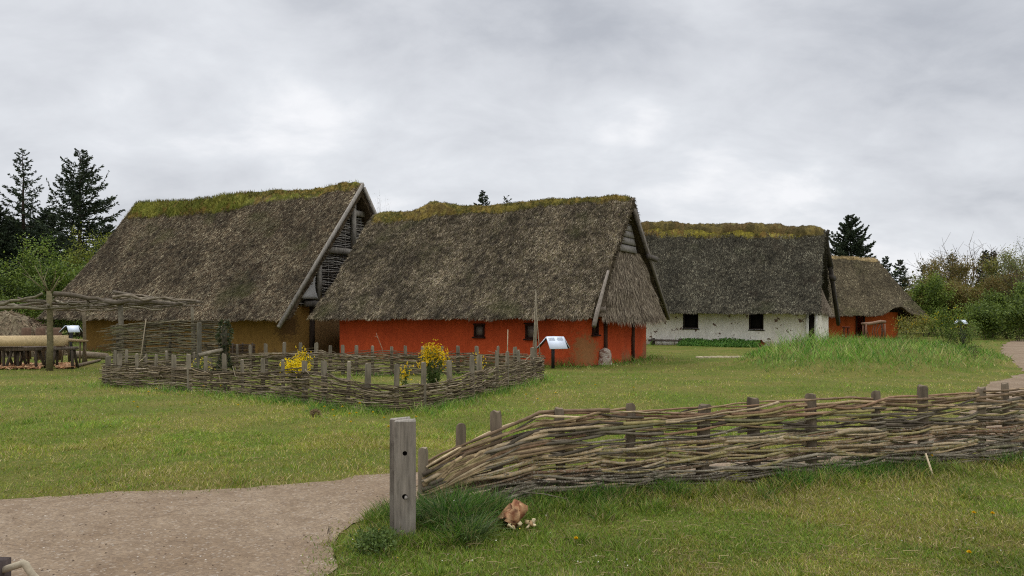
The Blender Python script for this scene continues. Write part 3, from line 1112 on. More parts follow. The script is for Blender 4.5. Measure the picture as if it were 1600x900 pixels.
# bare clay where the limewash has fallen off
pa = H.a_of(1186, -wb)
pz = H.z_of(536, pa, -wb)
mb = MB()
pts = []
for ang in np.linspace(0, 2 * math.pi, 22)[:-1]:
    r = 1 + .45 * n3(math.cos(ang) * 1.6, math.sin(ang) * 1.6, 4.2)
    pts.append((pa + .27 * r * math.cos(ang), -wb - .035, pz + .16 * r * math.sin(ang)))
pts = np.array(pts)
back = pts + [0, .06, 0]
k = len(pts)
mb.add(np.concatenate([pts, back]), [np.arange(k)[None, :], np.array([[i, (i + 1) % k, (i + 1) % k + k, i + k] for i in range(k)])], lin(150, 82, 52))
mb.build('bare_clay_patch', M['stone'], H.root)
WHITE = H

# ======== orange house (far right)
H = House('thatched_house', (25.5, 55.0), 0, 'small orange clay house with a hipped brown thatch roof beyond the white house')
H.roof(9, 3.5, lambda a: 5.5 - .05 * a + .04 * math.sin(a * 2), 1.5, .3, hip=1.75, seed=91, ntuft=34000, pal=TH_FAR,
       lift=lambda a, q, g: (.62 * math.exp(-((a + .25) / .75) ** 2) * max(0, 1 - q * 3.2) if g < 0 else 0))
H.moss(-9, .1, lambda a: .3, lambda a: .1, [lin(150, 132, 96), lin(168, 146, 104), lin(130, 112, 76)], 2500, (.03, .1), seed=93)
M['orange'] = clay_mat('orange_clay', lin(186, 92, 46), lin(162, 76, 38), low=lin(140, 84, 52))
wb = 2.5
a0, a1 = -8.5, .55
ops = [fopen(1337, 1351, 488, 525, wb)]
wo, inf = H.wall(front_path(a0, a1, wb, .8, .3), 1.75, ops, M['orange'])
c_, n_, t_, w_, h_ = inf[0]
mb = MB()
for sx in (-1, 1):
    mb.box(c_ + t_ * sx * (w_ / 2 - .04) + n_ * .02, (.08, .12, h_), lin(60, 42, 34), (t_, n_, (0, 0, 1)), .004)
mb.box(c_ + n_ * .02 + np.array([0, 0, h_ / 2 - .05]), (w_ - .17, .11, .1), lin(60, 42, 34), (t_, n_, (0, 0, 1)))
mb.build('door_frame', M['wood'], H.root)
ORANGE = H
# ---------------------------------------------------------------- wattle fences
def path_s(pts):
    p = np.array(pts, float)
    s = np.concatenate([[0], np.cumsum(np.linalg.norm(np.diff(p, axis=0), axis=1))])
    return p, s


def smooth_path(pts, n=80):
    return resample(pts, n)


def s_at_px(p, px):
    """arc position where a plan polyline crosses a photo column"""
    c = p[:, 0] / p[:, 1] * F + 800
    s = path_s(p)[1]
    o = np.argsort(c)
    return float(np.interp(px, c[o], s[o]))


def at_s(p, s):
    ss = path_s(p)[1]
    return np.array([np.interp(s, ss, p[:, 0]), np.interp(s, ss, p[:, 1])])


def stake(parent, x, y, h, w, d, col, name='stake', lean=(0, 0), mat='wood', rz=None, round_=False, chamfer=True):
    mb = MB()
    rz = random.uniform(-.3, .3) if rz is None else rz
    z0 = gz(x, y) - .1
    ax = np.array([[math.cos(rz), math.sin(rz), 0], [-math.sin(rz), math.cos(rz), 0], [0, 0, 1]])
    top = np.array([x + lean[0], y + lean[1], z0 + .1 + h])
    bot = np.array([x, y, z0])
    if round_:
        mb.tube([bot, bot * .5 + top * .5, top - [0, 0, .015], top], [w / 2 * 1.05, w / 2, w / 2 * .97, w / 2 * .86], 9, col)
    else:
        # split stake: uneven five-sided section with a roughly hewn top
        k = 7
        rr = [random.uniform(.82, 1.15) for _ in range(k)]
        rows = []
        hs = [0, .35, .7, 1 - .03 / h, 1]
        for t in hs:
            c = bot * (1 - t) + top * t
            sh = 1 - .05 * t if t < 1 else .8
            rows.append([c + ax[0] * math.cos(a) * w / 2 * r * sh * 1.15 + ax[1] * math.sin(a) * d / 2 * r * sh * 1.15 + ([0, 0, random.uniform(-.012, .012)] if t == 1 else 0)
                         for a, r in zip(np.arange(k) * 2 * math.pi / k + .3, rr)])
        R = np.array(rows)
        R = np.concatenate([R, R[:, :1]], 1)
        mb.grid(R, col)
        mb.add(R[-1, :-1], [np.arange(k)[None, :]], np.asarray(col) * [1.1, 1.08, 1.05, 1])
    return mb.build(name, M[mat], parent)


def bark_pal(t, rng):
    fresh = [(178, 154, 118), (160, 138, 104), (142, 120, 90), (190, 168, 134), (120, 100, 78), (150, 136, 92)]
    grey = [(128, 117, 100), (112, 102, 86), (96, 86, 72), (142, 131, 112), (116, 110, 82), (84, 74, 62)]
    k = rng.random() < np.clip((t - .42) * 2.2 + .35, 0.05, .95)
    c = lin(*(fresh if k else grey)[rng.integers(0, 6)])
    if t > .5 and rng.random() < .1:
        c = lin(136, 108, 84)
    c = c * rng.uniform(.75, 1.15)
    c[3] = 1
    return c


# ---- the near fence
FA, FB = np.array([-.74, 6.5]), np.array([6.25, 9.12])
NEAR = smooth_path([FA, [.9, 7.15], [2.6, 7.72], [4.3, 8.38], FB, [8.3, 9.9]], 90)
fen = empty('wattle_fence', (FA[0], FA[1], 0), 0, 'big wattle fence of thick woven rods running from the double plank gatepost', 'fence', 'wattle fences')
inv = np.array([FA[0], FA[1], 0])


class Off(MB):
    pass


def put(o, root):
    """children were modelled in world space: keep them there"""
    o.matrix_parent_inverse = root.matrix_world.inverted() if False else o.matrix_parent_inverse
    return o


S_TOT = path_s(NEAR)[1][-1]
posts = [(718, 662, .085), (779, 642, .1), (878, 637, .1), (985, 630, .1), (1096, 631, .12), (1179, 622, .13), (1268, 617, .12), (1367, 612, .12), (1443, 602, .12), (1533, 606, .12), (1574, 600, .1), (1650, 596, .12)]
ps = []
for (px, py, w) in posts:
    s = s_at_px(NEAR, px)
    q = at_s(NEAR, s)
    ps.append((s, q, zz(py, q[1]), w))
sp = np.mean(np.diff([a[0] for a in ps]))
near_children = []
for s, q, h, w in ps:
    near_children.append(stake(None, q[0], q[1], h, w * .85, w * .6, lin(124, 110, 92) * random.uniform(.7, 1.1), 'stake', (random.uniform(-.03, .03), random.uniform(-.03, .03))))
e0 = at_s(NEAR, .03)
near_children.append(stake(None, e0[0] - .02, e0[1] - .03, .555, .075, .06, lin(128, 116, 98), 'stake'))


def zs_near(u):
    t = min(1, max(0, u / 1.05))
    return .5 + .5 * t ** .8


def s_of(d):
    return d


WARP = [a[0] for a in ps]


def weave(layers, zlo, zhi, mat, name, seed, rr, keep=1.0, loose=.03):
    mb = MB()
    rods(mb, NEAR, zlo, zhi, layers, sp, rr, .05, (1.8, 3.8), bark_pal, zs_near, seed, loose, keep, (0.03, S_TOT - .3), gz, 7)
    if mat == 'lichen':          # broken twigs sticking out below
        for k in range(46):
            s = random.uniform(.3, S_TOT - .5)
            q = at_s(NEAR, s)
            a = random.uniform(-.6, .6) + (0 if random.random() < .5 else math.pi)
            L = random.uniform(.12, .45)
            z = random.uniform(.02, .3)
            y = q[1] - random.uniform(.05, .12)
            mb.tube([(q[0], y, z + gz(*q)), (q[0] + L * .5 * math.cos(a), y - .03, z + L * .2 * math.sin(a) + random.uniform(-.02, .02)), (q[0] + L * math.cos(a), y - random.uniform(.02, .12), max(.02, z + L * .45 * math.sin(a)))],
                    [.006, .005, .003], 5, bark_pal(.2, RNG))
    o = mb.build(name, M[mat], None, smooth=True)
    near_children.append(o)


rng_s = random.Random(5)
weave(33, .0, .46, 'lichen', 'lower_weave', 3, (.009, .0205), 1.0, .042)
weave(21, .42, .785, 'bark', 'upper_weave', 4, (.0085, .0175), .97, .042)
# thick rod ends gathered at the gatepost end
mb = MB()
for k in range(26):
    s1 = random.uniform(.5, 1.6)
    q1 = at_s(NEAR, s1)
    q0 = at_s(NEAR, random.uniform(.0, .12)) + np.array([0, -.05])
    z0 = random.uniform(.13, .34)
    z1 = random.uniform(.42, .62) + .06 * (s1 - 1)
    qm = at_s(NEAR, s1 * .45) + np.array([.02, -.065])
    z0 = min(z0, z1 - .02)
    mb.tube([(q0[0], q0[1], z0), (q0[0] * .6 + qm[0] * .4, q0[1] * .6 + qm[1] * .4 - .01, z0 + (z1 - z0) * .35), (qm[0], qm[1], z0 + (z1 - z0) * .75), (q1[0], q1[1] - random.uniform(.03, .06), z1)],
            [random.uniform(.016, .026), .018, .016, .012], 8, bark_pal(1.0, RNG))
o = mb.build('rod_ends', M['bark'], None, smooth=True)
near_children.append(o)
for o in near_children:
    o.parent = fen
    o.location = -inv

# ---- gatepost: two upright planks with a slot between
gx_, gy_ = at(633, 5.72), 5.72
gpst = empty('gatepost', (gx_, gy_, 0), 0, 'grey weathered gatepost of two upright planks with peg holes', 'gatepost')


def plank(name, c, w, t, h, rz, holes=()):
    """upright plank, front face pierced by round holes"""
    ax = np.array([[math.cos(rz), math.sin(rz), 0], [-math.sin(rz), math.cos(rz), 0], [0, 0, 1.0]])
    mb = MB()
    col = lin(136, 126, 114)
    # front face around the holes: quads cut from square cells with a ring
    cells_z = [-.15]
    for (hx, hz, r) in sorted(holes, key=lambda q: q[1]):
        cells_z += [hz - w / 2 * .7, hz + w / 2 * .7]
    cells_z.append(h)
    F0 = lambda x, z, y=-t / 2: np.array(c) + ax[0] * x + ax[1] * y + np.array([0, 0, z])
    for i in range(0, len(cells_z) - 1):
        z0, z1 = cells_z[i], cells_z[i + 1]
        hole = [q for q in holes if z0 < q[1] < z1]
        if not hole:
            mb.add([F0(-w / 2, z0), F0(w / 2, z0), F0(w / 2, z1), F0(-w / 2, z1)], [np.array([[0, 1, 2, 3]])], col)
        else:
            hx, hz, r = hole[0]
            K = 24
            outer, inner, deep = [], [], []
            corner = [math.atan2(sy * (z1 - z0) / 2, sx * w / 2) % (2 * math.pi) for sx in (-1, 1) for sy in (-1, 1)]
            angs = sorted([2 * math.pi * (k + .37) / 20 for k in range(20)] + corner)
            for a in angs:
                ca, sa = math.cos(a), math.sin(a)
                m = max(abs(ca) / (w / 2), abs(sa) / ((z1 - z0) / 2))
                outer.append(F0(ca / m, (z0 + z1) / 2 + sa / m))
                inner.append(F0(hx + r * ca, hz + r * sa))
                deep.append(F0(hx + r * ca, hz + r * sa, t / 2 - .006))
            G = np.stack([np.array(outer + outer[:1]), np.array(inner + inner[:1]), np.array(deep + deep[:1])], 1)
            mb.grid(G[:, :2], col, flip=True)
            mb.grid(G[:, 1:], lin(60, 52, 46), flip=True)
            mb.add(np.array(deep), [np.arange(K)[None, :]], lin(40, 34, 30))  # cap closing the hole, painted dark in place of its shade
    b = .006
    # sides, back, and a worn top with a small bevel
    for (x0, y0, x1, y1) in ((w / 2, -t / 2, w / 2, t / 2), (w / 2, t / 2, -w / 2, t / 2), (-w / 2, t / 2, -w / 2, -t / 2)):
        mb.add([F0(x0, -.15, y0), F0(x1, -.15, y1), F0(x1, h, y1), F0(x0, h, y0)], [np.array([[0, 1, 2, 3]])], col)
    ring = [(-w / 2, -t / 2), (w / 2, -t / 2), (w / 2, t / 2), (-w / 2, t / 2)]
    top = [F0(x, h, y) for x, y in ring] + [F0(x * (1 - .07), h + b + (.012 if x > 0 else 0), y * .8) for x, y in ring]
    mb.add(top, [np.array([[0, 1, 5, 4], [1, 2, 6, 5], [2, 3, 7, 6], [3, 0, 4, 7], [4, 5, 6, 7]])], lin(150, 142, 130))
    return mb.build(name, M['oldwood'], None)


hz1, hz2 = zz(709, 5.68), zz(777, 5.68)
p1 = plank('front_plank', (gx_, gy_, 0), 0.152, .05, zz(659, 5.7), .06, ((0.0, hz1, .017), (0.0, hz2, .02)))
p2 = plank('back_plank', (gx_ - .06, gy_ + .17, 0), .152, .05, zz(656, 5.86), .06)
mb = MB()
mb.tube([(gx_ + .012, gy_ - .045, hz2 - .006), (gx_ + .006, gy_ + .02, hz2 - .004), (gx_ - .01, gy_ + .14, hz2)], [.011, .012, .012], 8, lin(150, 142, 132))
p3 = mb.build('peg', M['wood'], None)
blocks = []
for z in (.12, .62):
    mb = MB()
    mb.box((gx_ - .03, gy_ + .08, z), (.1, .1, .09), lin(88, 80, 72))
    blocks.append(mb.build('spacer_block', M['oldwood'], None))
for o in [p1, p2, p3] + blocks:
    o.parent = gpst
    o.location = (-gx_, -gy_, 0)

# ---- the garden enclosure in the middle distance
def pal_old(t, rng):
    c = lin(*[(132, 116, 92), (116, 102, 82), (98, 86, 68), (148, 132, 108), (108, 98, 70), (82, 70, 56), (162, 148, 124)][rng.integers(0, 7)]) * rng.uniform(.75, 1.1)
    c[3] = 1
    return c


def garden_fence(label, pts_px, tops, posts_px, seed, layers, name='wattle_fence', rr=(.0075, .0135), lean=True, cap_posts=None):
    """pts_px: (px, base row); tops: (px, row of the top of the weave); posts: (px, row of the top)"""
    p = smooth_path([gp(a, b) for a, b in pts_px], 90)
    root = empty(name, (p[0, 0], p[0, 1], 0), 0, label, 'fence', 'wattle fences')
    off = (-p[0, 0], -p[0, 1], 0)
    kids = []
    tp = sorted((s_at_px(p, a), zz(b, at_s(p, s_at_px(p, a))[1])) for a, b in tops)
    zt = lambda s: float(np.interp(s, [a for a, _ in tp], [b for _, b in tp]))
    ss = []
    for (a, b) in posts_px:
        s = s_at_px(p, a)
        q = at_s(p, s)
        ss.append(s)
        kids.append(stake(None, q[0], q[1], zz(b, q[1]), random.uniform(.06, .11), .06, lin(132, 122, 104) * random.uniform(.7, 1.08), 'stake', (random.uniform(-.03, .03), random.uniform(-.02, .02))))
    spc = max(.3, abs(ss[-1] - ss[0]) / max(1, len(ss) - 1))
    mb = MB()
    L = path_s(p)[1][-1]
    rods(mb, p, .0, 1.0, layers, spc, rr, .04, (1.3, 2.8), pal_old, None, seed, .0, .97, (0, L), None, 5, step=.14)
    # stretch the unit-height weave to the real top line
    for k, v in enumerate(mb.v):
        d2 = (v[:, 0][:, None] - p[:, 0][None]) ** 2 + (v[:, 1][:, None] - p[:, 1][None]) ** 2
        s = path_s(p)[1][d2.argmin(1)]
        n_ = len(v)
        mean = v[:, 2].mean()
        h = np.interp(s, [a for a, _ in tp], [b for _, b in tp])
        sg = np.random.default_rng(seed * 1000 + k)
        wob = .024 * np.sin(s * sg.uniform(1, 5) + sg.uniform(0, 6)) + (s - s.mean()) * sg.normal(0, .03)
        v[:, 2] = np.maximum(mean * h + (v[:, 2] - mean) + wob, .012)
    for k in range(int(L * 3.2)):          # loose ends
        s = random.uniform(0, L)
        q = at_s(p, s)
        q2 = at_s(p, min(L, max(0, s + random.uniform(-.9, .9))))
        z = zt(s) * random.uniform(.5, 1.02)
        mb.tube([(q[0], q[1] - .07, z), ((q[0] + q2[0]) / 2, (q[1] + q2[1]) / 2 - .09, z + random.uniform(-.03, .1)), (q2[0], q2[1] - .08, z + random.uniform(-.12, .2))], [.009, .007, .004], 5, pal_old(.5, RNG) * [1.15, 1.15, 1.15, 1])
    kids.append(mb.build('weave', M['bark'], None))
    for o in kids:
        o.parent = root
        o.location = off
    return p, root


near_pts = [(160, 602), (230, 607), (320, 613), (420, 622), (520, 636), (590, 644), (650, 642), (710, 632), (775, 611), (846, 594)]
near_top = [(158, 571), (250, 572), (330, 580), (400, 583), (480, 579), (540, 591), (600, 605), (640, 604), (680, 597), (740, 583), (800, 567), (846, 556)]
near_post = [(168, 556), (186, 552), (214, 552), (243, 553), (272, 555), (296, 554), (320, 557), (352, 553), (380, 562), (411, 560), (443, 562), (476, 563), (508, 564), (544, 565), (574, 568), (619, 569), (662, 566), (703, 564), (737, 556), (750, 555), (776, 548), (792, 549), (812, 547), (833, 543)]
GN, _ = garden_fence('sagging wattle fence along the near side of the small garden before the red house', near_pts, near_top, near_post, 41, 44)
far_pts = [(352, 588), (420, 586.5), (520, 586), (600, 586), (700, 586), (780, 586), (850, 588)]
far_top = [(352, 553), (390, 553), (440, 551), (480, 548), (540, 553), (600, 548), (650, 553), (700, 553), (760, 553), (850, 556)]
far_post = [(371, 538), (392, 539), (416, 537), (444, 535), (470, 536), (493, 536), (515, 540), (536, 539), (557, 539), (582, 540), (612, 541), (635, 540), (662, 542), (691, 541), (716, 541), (745, 541), (777, 541), (804, 542), (831, 545)]
GF, _ = garden_fence('wattle fence along the back of the small garden, right under the red wall', far_pts, far_top, far_post, 43, 46)
left_pts = [(162, 597), (210, 594), (260, 592), (345, 589)]
GL, _ = garden_fence('short low wattle fence closing the garden on the side of the tall hurdle', left_pts, [(160, 566), (250, 564), (345, 572)], [(178, 548), (196, 547), (228, 553), (262, 549), (305, 551), (330, 560)], 44, 34)

# ---- tall woven hurdle standing behind the garden
hp = np.array([gp(176, 582), gp(250, 583), gp(318, 585), gp(348, 586)])
hp = smooth_path(hp, 40)
root = empty('wattle_hurdle', (hp[0, 0], hp[0, 1], 0), 0, 'tall dark woven hurdle standing in front of the ochre wall under the pole rack', 'hurdle')
kids = []
Lh = path_s(hp)[1][-1]
mb = MB()
pal_h = lambda t, rng: np.append((lin(*[(120, 112, 88), (102, 94, 74), (84, 76, 60), (138, 126, 102), (108, 106, 76)][rng.integers(0, 5)]) * rng.uniform(.75, 1.1))[:3], 1)
rods(mb, hp, .0, 1.44, 82, .6, (.009, .015), .035, (1.2, 2.6), pal_h, lambda u: .93 + .09 * min(1, max(0, u / 1.6)), 47, .03, .98, (0, Lh), None, 5, step=.12)
for k in range(26):
    z = random.uniform(.35, 1.38)
    q = at_s(hp, random.uniform(0, .1))
    mb.tube([(q[0] + .4, q[1] - .05, z), (q[0], q[1] - .06, z - .02), (q[0] - random.uniform(.1, .45), q[1] - .1, z - random.uniform(-.02, .12))], [.011, .009, .005], 5, pal_h(0, RNG))
kids.append(mb.build('weave', M['bark'], None))
for s in np.linspace(.15, Lh - .1, 5):
    q = at_s(hp, s)
    kids.append(stake(None, q[0], q[1], 1.38 if s < Lh * .8 else 1.2, .07, .06, lin(92, 84, 72), 'stake'))
q = at_s(hp, .95)
mb = MB()
mb.tube([(q[0] + .12, q[1] - .1, 1.5), (q[0], q[1] - .12, .55), (q[0] - .05, q[1] - .2, .05)], [.014, .016, .018], 6, lin(150, 136, 112))
kids.append(mb.build('leaning_rod', M['bark'], None))
for o in kids:
    o.parent = root
    o.location = (-hp[0, 0], -hp[0, 1], 0)

# gate gap: tall posts and a rail
x, y = gp(311, 592)
tp_ = tag(stake(None, x, y, zz(505, y), .11, .09, lin(104, 98, 84), 'fence_post', mat='wood'), 'tall plain grey post standing before the tall woven hurdle', 'post')
x2, y2 = gp(351, 590)
ivp = empty('ivy_post', (x2, y2, 0), 0, 'tall post wrapped in ivy beside the ochre wall', 'post')
o = stake(None, x2, y2, zz(508, y2), .13, .11, lin(104, 96, 82), 'post')
o.parent, o.location = ivp, (-x2, -y2, 0)
mb = MB()
N = 900
zz_ = RNG.uniform(.1, 1.5, N) ** 1.0
an = RNG.uniform(0, 6.28, N)
rr_ = RNG.uniform(.06, .13, N) * (1 + .5 * np.sin(zz_ * 7))
pos = np.stack([x2 + rr_ * np.cos(an), y2 + rr_ * np.sin(an), zz_], 1)
mb.blades(pos, np.stack([np.cos(an), np.sin(an), RNG.uniform(-1, .4, N)], 1), RNG.uniform(.05, .09, N), RNG.uniform(.04, .07, N),
          np.array([lin(52, 62, 34), lin(70, 78, 44), lin(44, 50, 30), lin(86, 84, 56)])[RNG.integers(0, 4, N)], seg=3)
o = mb.build('ivy', M['leaves'], ivp)
o.location = (-x2, -y2, 0)
mb = MB()
mb.tube([(x + .02, y - .06, zz(555, y)), ((x + x2) / 2, (y + y2) / 2 - .08, zz(551, y)), (x2 - .02, y2 - .09, zz(546, y2))], [.05, .048, .045], 8, lin(138, 128, 110))
tag(mb.build('gate_rail', M['bark'], None), 'round pole laid between the plain tall post and the ivy post', 'rail')
# dark low hurdle leaning on the ochre wall
x, y = gp(379, 575)
mb = MB()
for k in range(16):
    z = .1 + k * .04
    mb.tube([(x - .38, y + .02 * (k % 2), z), (x, y - .03 * (k % 2), z + .01), (x + .38, y + .02 * (k % 2), z)], .017, 5, lin(62, 52, 44))
for dx in (-.3, 0, .3):
    mb.tube([(x + dx, y, 0), (x + dx, y, .76)], .025, 6, lin(70, 60, 50))
tag(mb.build('low_hurdle', M['bark'], None), 'small dark woven hurdle leaning by the ochre wall behind the garden fence', 'hurdle')

# tall sticks at the corner of the garden
x, y = gp(836, 594)
mb = MB()
mb.tube([(x, y, 0), (x + .01, y, 1.0), (x + .03, y + .02, 1.9), (x + .02, y, 2.25)], [.04, .035, .022, .01], 7, lin(132, 122, 104))
mb.tube([(x - .1, y - .05, .2), (x - .02, y, 1.2), (x + .01, y, 2.1)], [.012, .012, .008], 5, lin(150, 138, 116))
mb.tube([(x + .16, y - .05, .2), (x + .08, y, 1.1), (x + .02, y, 1.9)], [.012, .012, .008], 5, lin(150, 138, 116))
tag(mb.build('pole', M['bark'], None), 'tall slim pole with thin rods tied to it at the garden corner', 'pole')
x, y = gp(793, 590)
mb = MB()
mb.tube([(x, y, 0), (x, y, .8), (x + .01, y, zz(515, y))], [.017, .015, .011], 6, lin(176, 160, 132))
tag(mb.build('stick', M['bark'], None), 'thin pale upright stick before the red wall', 'stick')
x, y = gp(598, 589)
mb = MB()
mb.tube([(x + .05, y, .4), (x - .02, y, .75), (x - .12, y, 1.0), (x - .17, y, 1.15)], [.012, .01, .008, .004], 5, lin(150, 124, 100))
mb.tube([(x - .09, y, .95), (x - .15, y - .03, 1.05), (x - .2, y - .03, 1.06)], [.006, .005, .003], 4, lin(150, 124, 100))
tag(mb.build('twig', M['bark'], None), 'crooked forked twig sticking up from the garden fence before the red wall', 'twig')
# ---------------------------------------------------------------- workplace at the far left
WPAL = lambda: lin(*random.choice([(128, 116, 98), (112, 102, 88), (142, 132, 114), (98, 88, 74), (120, 112, 92)])) * random.uniform(.85, 1.05)
x0, y0 = at(100, 22.6), 22.6
rack = empty('pole_rack', (x0, y0, 0), 0, 'open rack of forked posts carrying a heap of long thin poles', 'rack')
kids = []


def post_tube(px, d, ytop, r, col, name='post', lean=0.0, fork=False):
    x = at(px, d)
    h = zz(ytop, d)
    mb = MB()
    mb.tube([(x - lean, d, -.1), (x - lean * .5 + .03, d, h * .35), (x + .02, d, h * .7), (x, d, h)], [r * 1.15, r, r * .95, r * .85], 9, col)
    if fork:
        mb.tube([(x, d, h * .94), (x - .12, d, h + .18), (x - .3, d, h + .5), (x - .42, d, h + .75)], [r * .4, r * .3, r * .16, r * .08], 7, col)
        mb.tube([(x, d, h * .94), (x + .16, d, h + .15), (x + .3, d, h + .42)], [r * .4, r * .25, r * .12], 7, col)
        for k in range(9):
            a = random.uniform(-1, 1)
            mb.tube([(x + a * .1, d, h), (x + a * .5, d + random.uniform(-.2, .2), h + random.uniform(.2, .5)), (x + a * .9, d + random.uniform(-.3, .3), h + random.uniform(.4, .95))], [.012, .008, .004], 5, col)
    o = mb.build(name, M['bark'], None, smooth=True)
    kids.append(o)


post_tube(77, 22.6, 455, .085, lin(112, 104, 76), fork=True)
post_tube(188, 22.4, 466, .075, lin(126, 118, 102))
post_tube(131, 26.5, 484, .055, lin(118, 106, 86))
post_tube(-40, 22.6, 470, .08, lin(112, 104, 86))
post_tube(-8, 26.5, 480, .07, lin(112, 104, 86))
post_tube(300, 24.8, 480, .05, lin(112, 104, 86))


def pole(p0, p1, r, name='pole', sag=.08, n=9):
    mb = MB()
    p0, p1 = np.array(p0, float), np.array(p1, float)
    t = np.linspace(0, 1, n)[:, None]
    P = p0 * (1 - t) + p1 * t
    P[:, 2] -= sag * np.sin(math.pi * t[:, 0]) * random.uniform(-.4, 1)
    P += RNG.normal(0, .028, P.shape) * np.array([0, .6, 1])
    mb.tube(P, np.linspace(r, r * .55, n), 7, WPAL())
    o = mb.build(name, M['bark'], None, smooth=True)
    kids.append(o)


hp0 = lambda px, py, d: (at(px, d), d, zz(py, d))
pole(hp0(85, 456, 22.3), hp0(192, 476, 22.3), .075, 'beam', .0)
pole(hp0(-30, 484, 22.2), hp0(66, 461, 22.2), .06, 'beam', -.05)
pole(hp0(165, 472, 22.2), hp0(312, 474, 22.1), .07, 'beam', .05)
pole(hp0(-60, 484, 22.5), hp0(140, 479, 22.5), .05, 'beam', .02)
for k in range(30):
    d = random.uniform(22.2, 26.2)
    pa = random.uniform(-60, 150)
    pb = pa + random.uniform(90, 190)
    yb = 470 + (d - 22) * 1.8
    pole(hp0(pa, yb + random.uniform(-5, 10), d), hp0(min(pb, 318), yb + random.uniform(-7, 8), d + random.uniform(-.6, .6)), random.uniform(.018, .042))
for k in range(12):
    d = random.uniform(22.0, 22.6)
    pa = random.uniform(165, 215)
    pole(hp0(pa, random.uniform(456, 474), d), hp0(random.uniform(270, 314), random.uniform(468, 478), d), random.uniform(.02, .045), 'pole', .1)
for k in range(14):
    pa = random.uniform(60, 200)
    pole(hp0(pa, random.uniform(466, 482), 22.3), hp0(pa + random.uniform(-15, 40), random.uniform(470, 486), 26.3), random.uniform(.018, .03), 'pole', .05)
for o in kids:
    o.parent = rack
    o.location = (-x0, -y0, 0)

# hewn beam on trestles
mb = MB()
d = 23.6
mb.beam((at(-60, d), d - .1, .82), (at(100, d), d + .1, .84), .34, .29, lin(214, 188, 144), jit=.012)
tag(mb.build('hewn_beam', M['chips'], None), 'long freshly hewn pale timber lying on the trestles', 'timber')


def trestle(px, d, w, h, label, rot=0.0):
    x = at(px, d)
    root = empty('trestle', (x, d, 0), rot, label, 'trestle', 'trestles of the hewn beam')
    mb = MB()
    mb.beam((-w / 2, 0, h - .05), (w / 2, 0.02, h - .04), .26, .1, lin(112, 100, 88), jit=.012)
    mb.build('top_slab', M['wood'], root)
    for sx in (-1, 1):
        for sy in (-1, 1):
            mb = MB()
            mb.tube([(sx * w * .33, sy * .07, h - .08), (sx * w * .36, sy * .14, h * .5), (sx * w * .42, sy * .24, -.03)], [.045, .043, .038], 7, lin(86, 76, 64) * random.uniform(.8, 1.1))
            mb.build('leg', M['wood'], root)
    return root


trestle(-12, 23.8, 1.2, .64, 'low dark trestle under the hewn beam, at the edge of the photo')
trestle(14, 23.9, 1.0, .62, 'dark trestle in the middle of the row under the hewn beam')
trestle(40, 23.7, 1.1, .63, 'dark trestle beside the forked rack post under the hewn beam')
trestle(58, 24.4, 1.0, .62, 'trestle with thin dark legs right behind the forked rack post')
trestle(101, 23.7, .7, .65, 'trestle under the cut end of the hewn beam', .2)
# small bench by the wall
x = at(116, 26.2)
bn = empty('work_bench', (x, 26.2, 0), -.3, 'small rough bench near the corner of the ochre wall', 'bench')
mb = MB()
mb.beam((-.45, 0, .78), (.45, 0, .74), .24, .08, lin(160, 138, 106), jit=.01)
mb.build('bench_top', M['chips'], bn)
for sx in (-1, 1):
    for sy in (-1, 1):
        mb = MB()
        mb.tube([(sx * .33, sy * .07, .72), (sx * .38, sy * .15, 0)], .028, 6, lin(112, 96, 76))
        mb.build('leg', M['wood'], bn)
# wood chips on the ground
mb = MB()
for (pa, pb, ya, yb, n) in ((-30, 62, 571, 578, 700), (88, 112, 570, 577, 260)):
    for k in range(n):
        x, y = gp(random.uniform(pa, pb), random.uniform(ya, yb))
        c = lin(*random.choice([(196, 150, 108), (176, 128, 92), (210, 172, 130), (160, 116, 84)]))
        a = random.uniform(0, 3.14)
        mb.beam((x, y, random.uniform(.01, .09)), (x + .13 * math.cos(a), y + .13 * math.sin(a), random.uniform(.01, .1)), .05, .012, c)
tag(mb.build('wood_chips', M['chips'], None), 'orange wood chips strewn on the grass under the trestles', 'wood chips', kind='stuff')
# poles lying about
for (a, b, r, lab) in (((113, 552), (166, 560), .13, 'thick log lying on the ground along the ochre wall'), ((119, 574), (156, 565), .05, 'thin pole lying on the grass beside the trestles')):
    (xa, ya), (xb, yb) = gp(*a), gp(*b)
    if r > .1:
        ya, yb = 29.6, 28.2
        xa, xb = at(a[0], ya), at(b[0], yb)
    mb = MB()
    mb.tube([(xa, ya, r), ((xa + xb) / 2, (ya + yb) / 2, r * 1.05), (xb, yb, r)], [r, r * .95, r * .85], 9, lin(124, 110, 92))
    tag(mb.build('log', M['bark'], None), lab, 'log')

# heap thatched with reed: a low pit-house
x, y = at(8, 31), 31.0
mb = MB()
n, m = 46, 16
P = np.zeros((n, m, 3))
for i in range(n):
    a = 2 * math.pi * i / n
    for j in range(m):
        t = j / (m - 1)
        r = (1 - t) ** .9
        k = 1 + .1 * n3(math.cos(a) * 2, math.sin(a) * 2, t * 3)
        P[i, j] = (x + 2.3 * r * k * math.cos(a), y + 1.6 * r * k * math.sin(a), -.05 + 1.75 * math.sin(t * math.pi / 2) ** .8 * (1 + .08 * n3(a, t * 3, 4)))
mb.grid(P, TH_BROWN[3], close_u=True)
N = 7000
i0, j0 = RNG.integers(0, n, N), RNG.integers(0, m - 1, N)
f1, f2 = RNG.random((N, 1)), RNG.random((N, 1))
pos = P[i0, j0] * (1 - f1) * (1 - f2) + P[(i0 + 1) % n, j0] * f1 * (1 - f2) + P[i0, j0 + 1] * (1 - f1) * f2 + P[(i0 + 1) % n, j0 + 1] * f1 * f2
out = pos - np.array([x, y, .3])
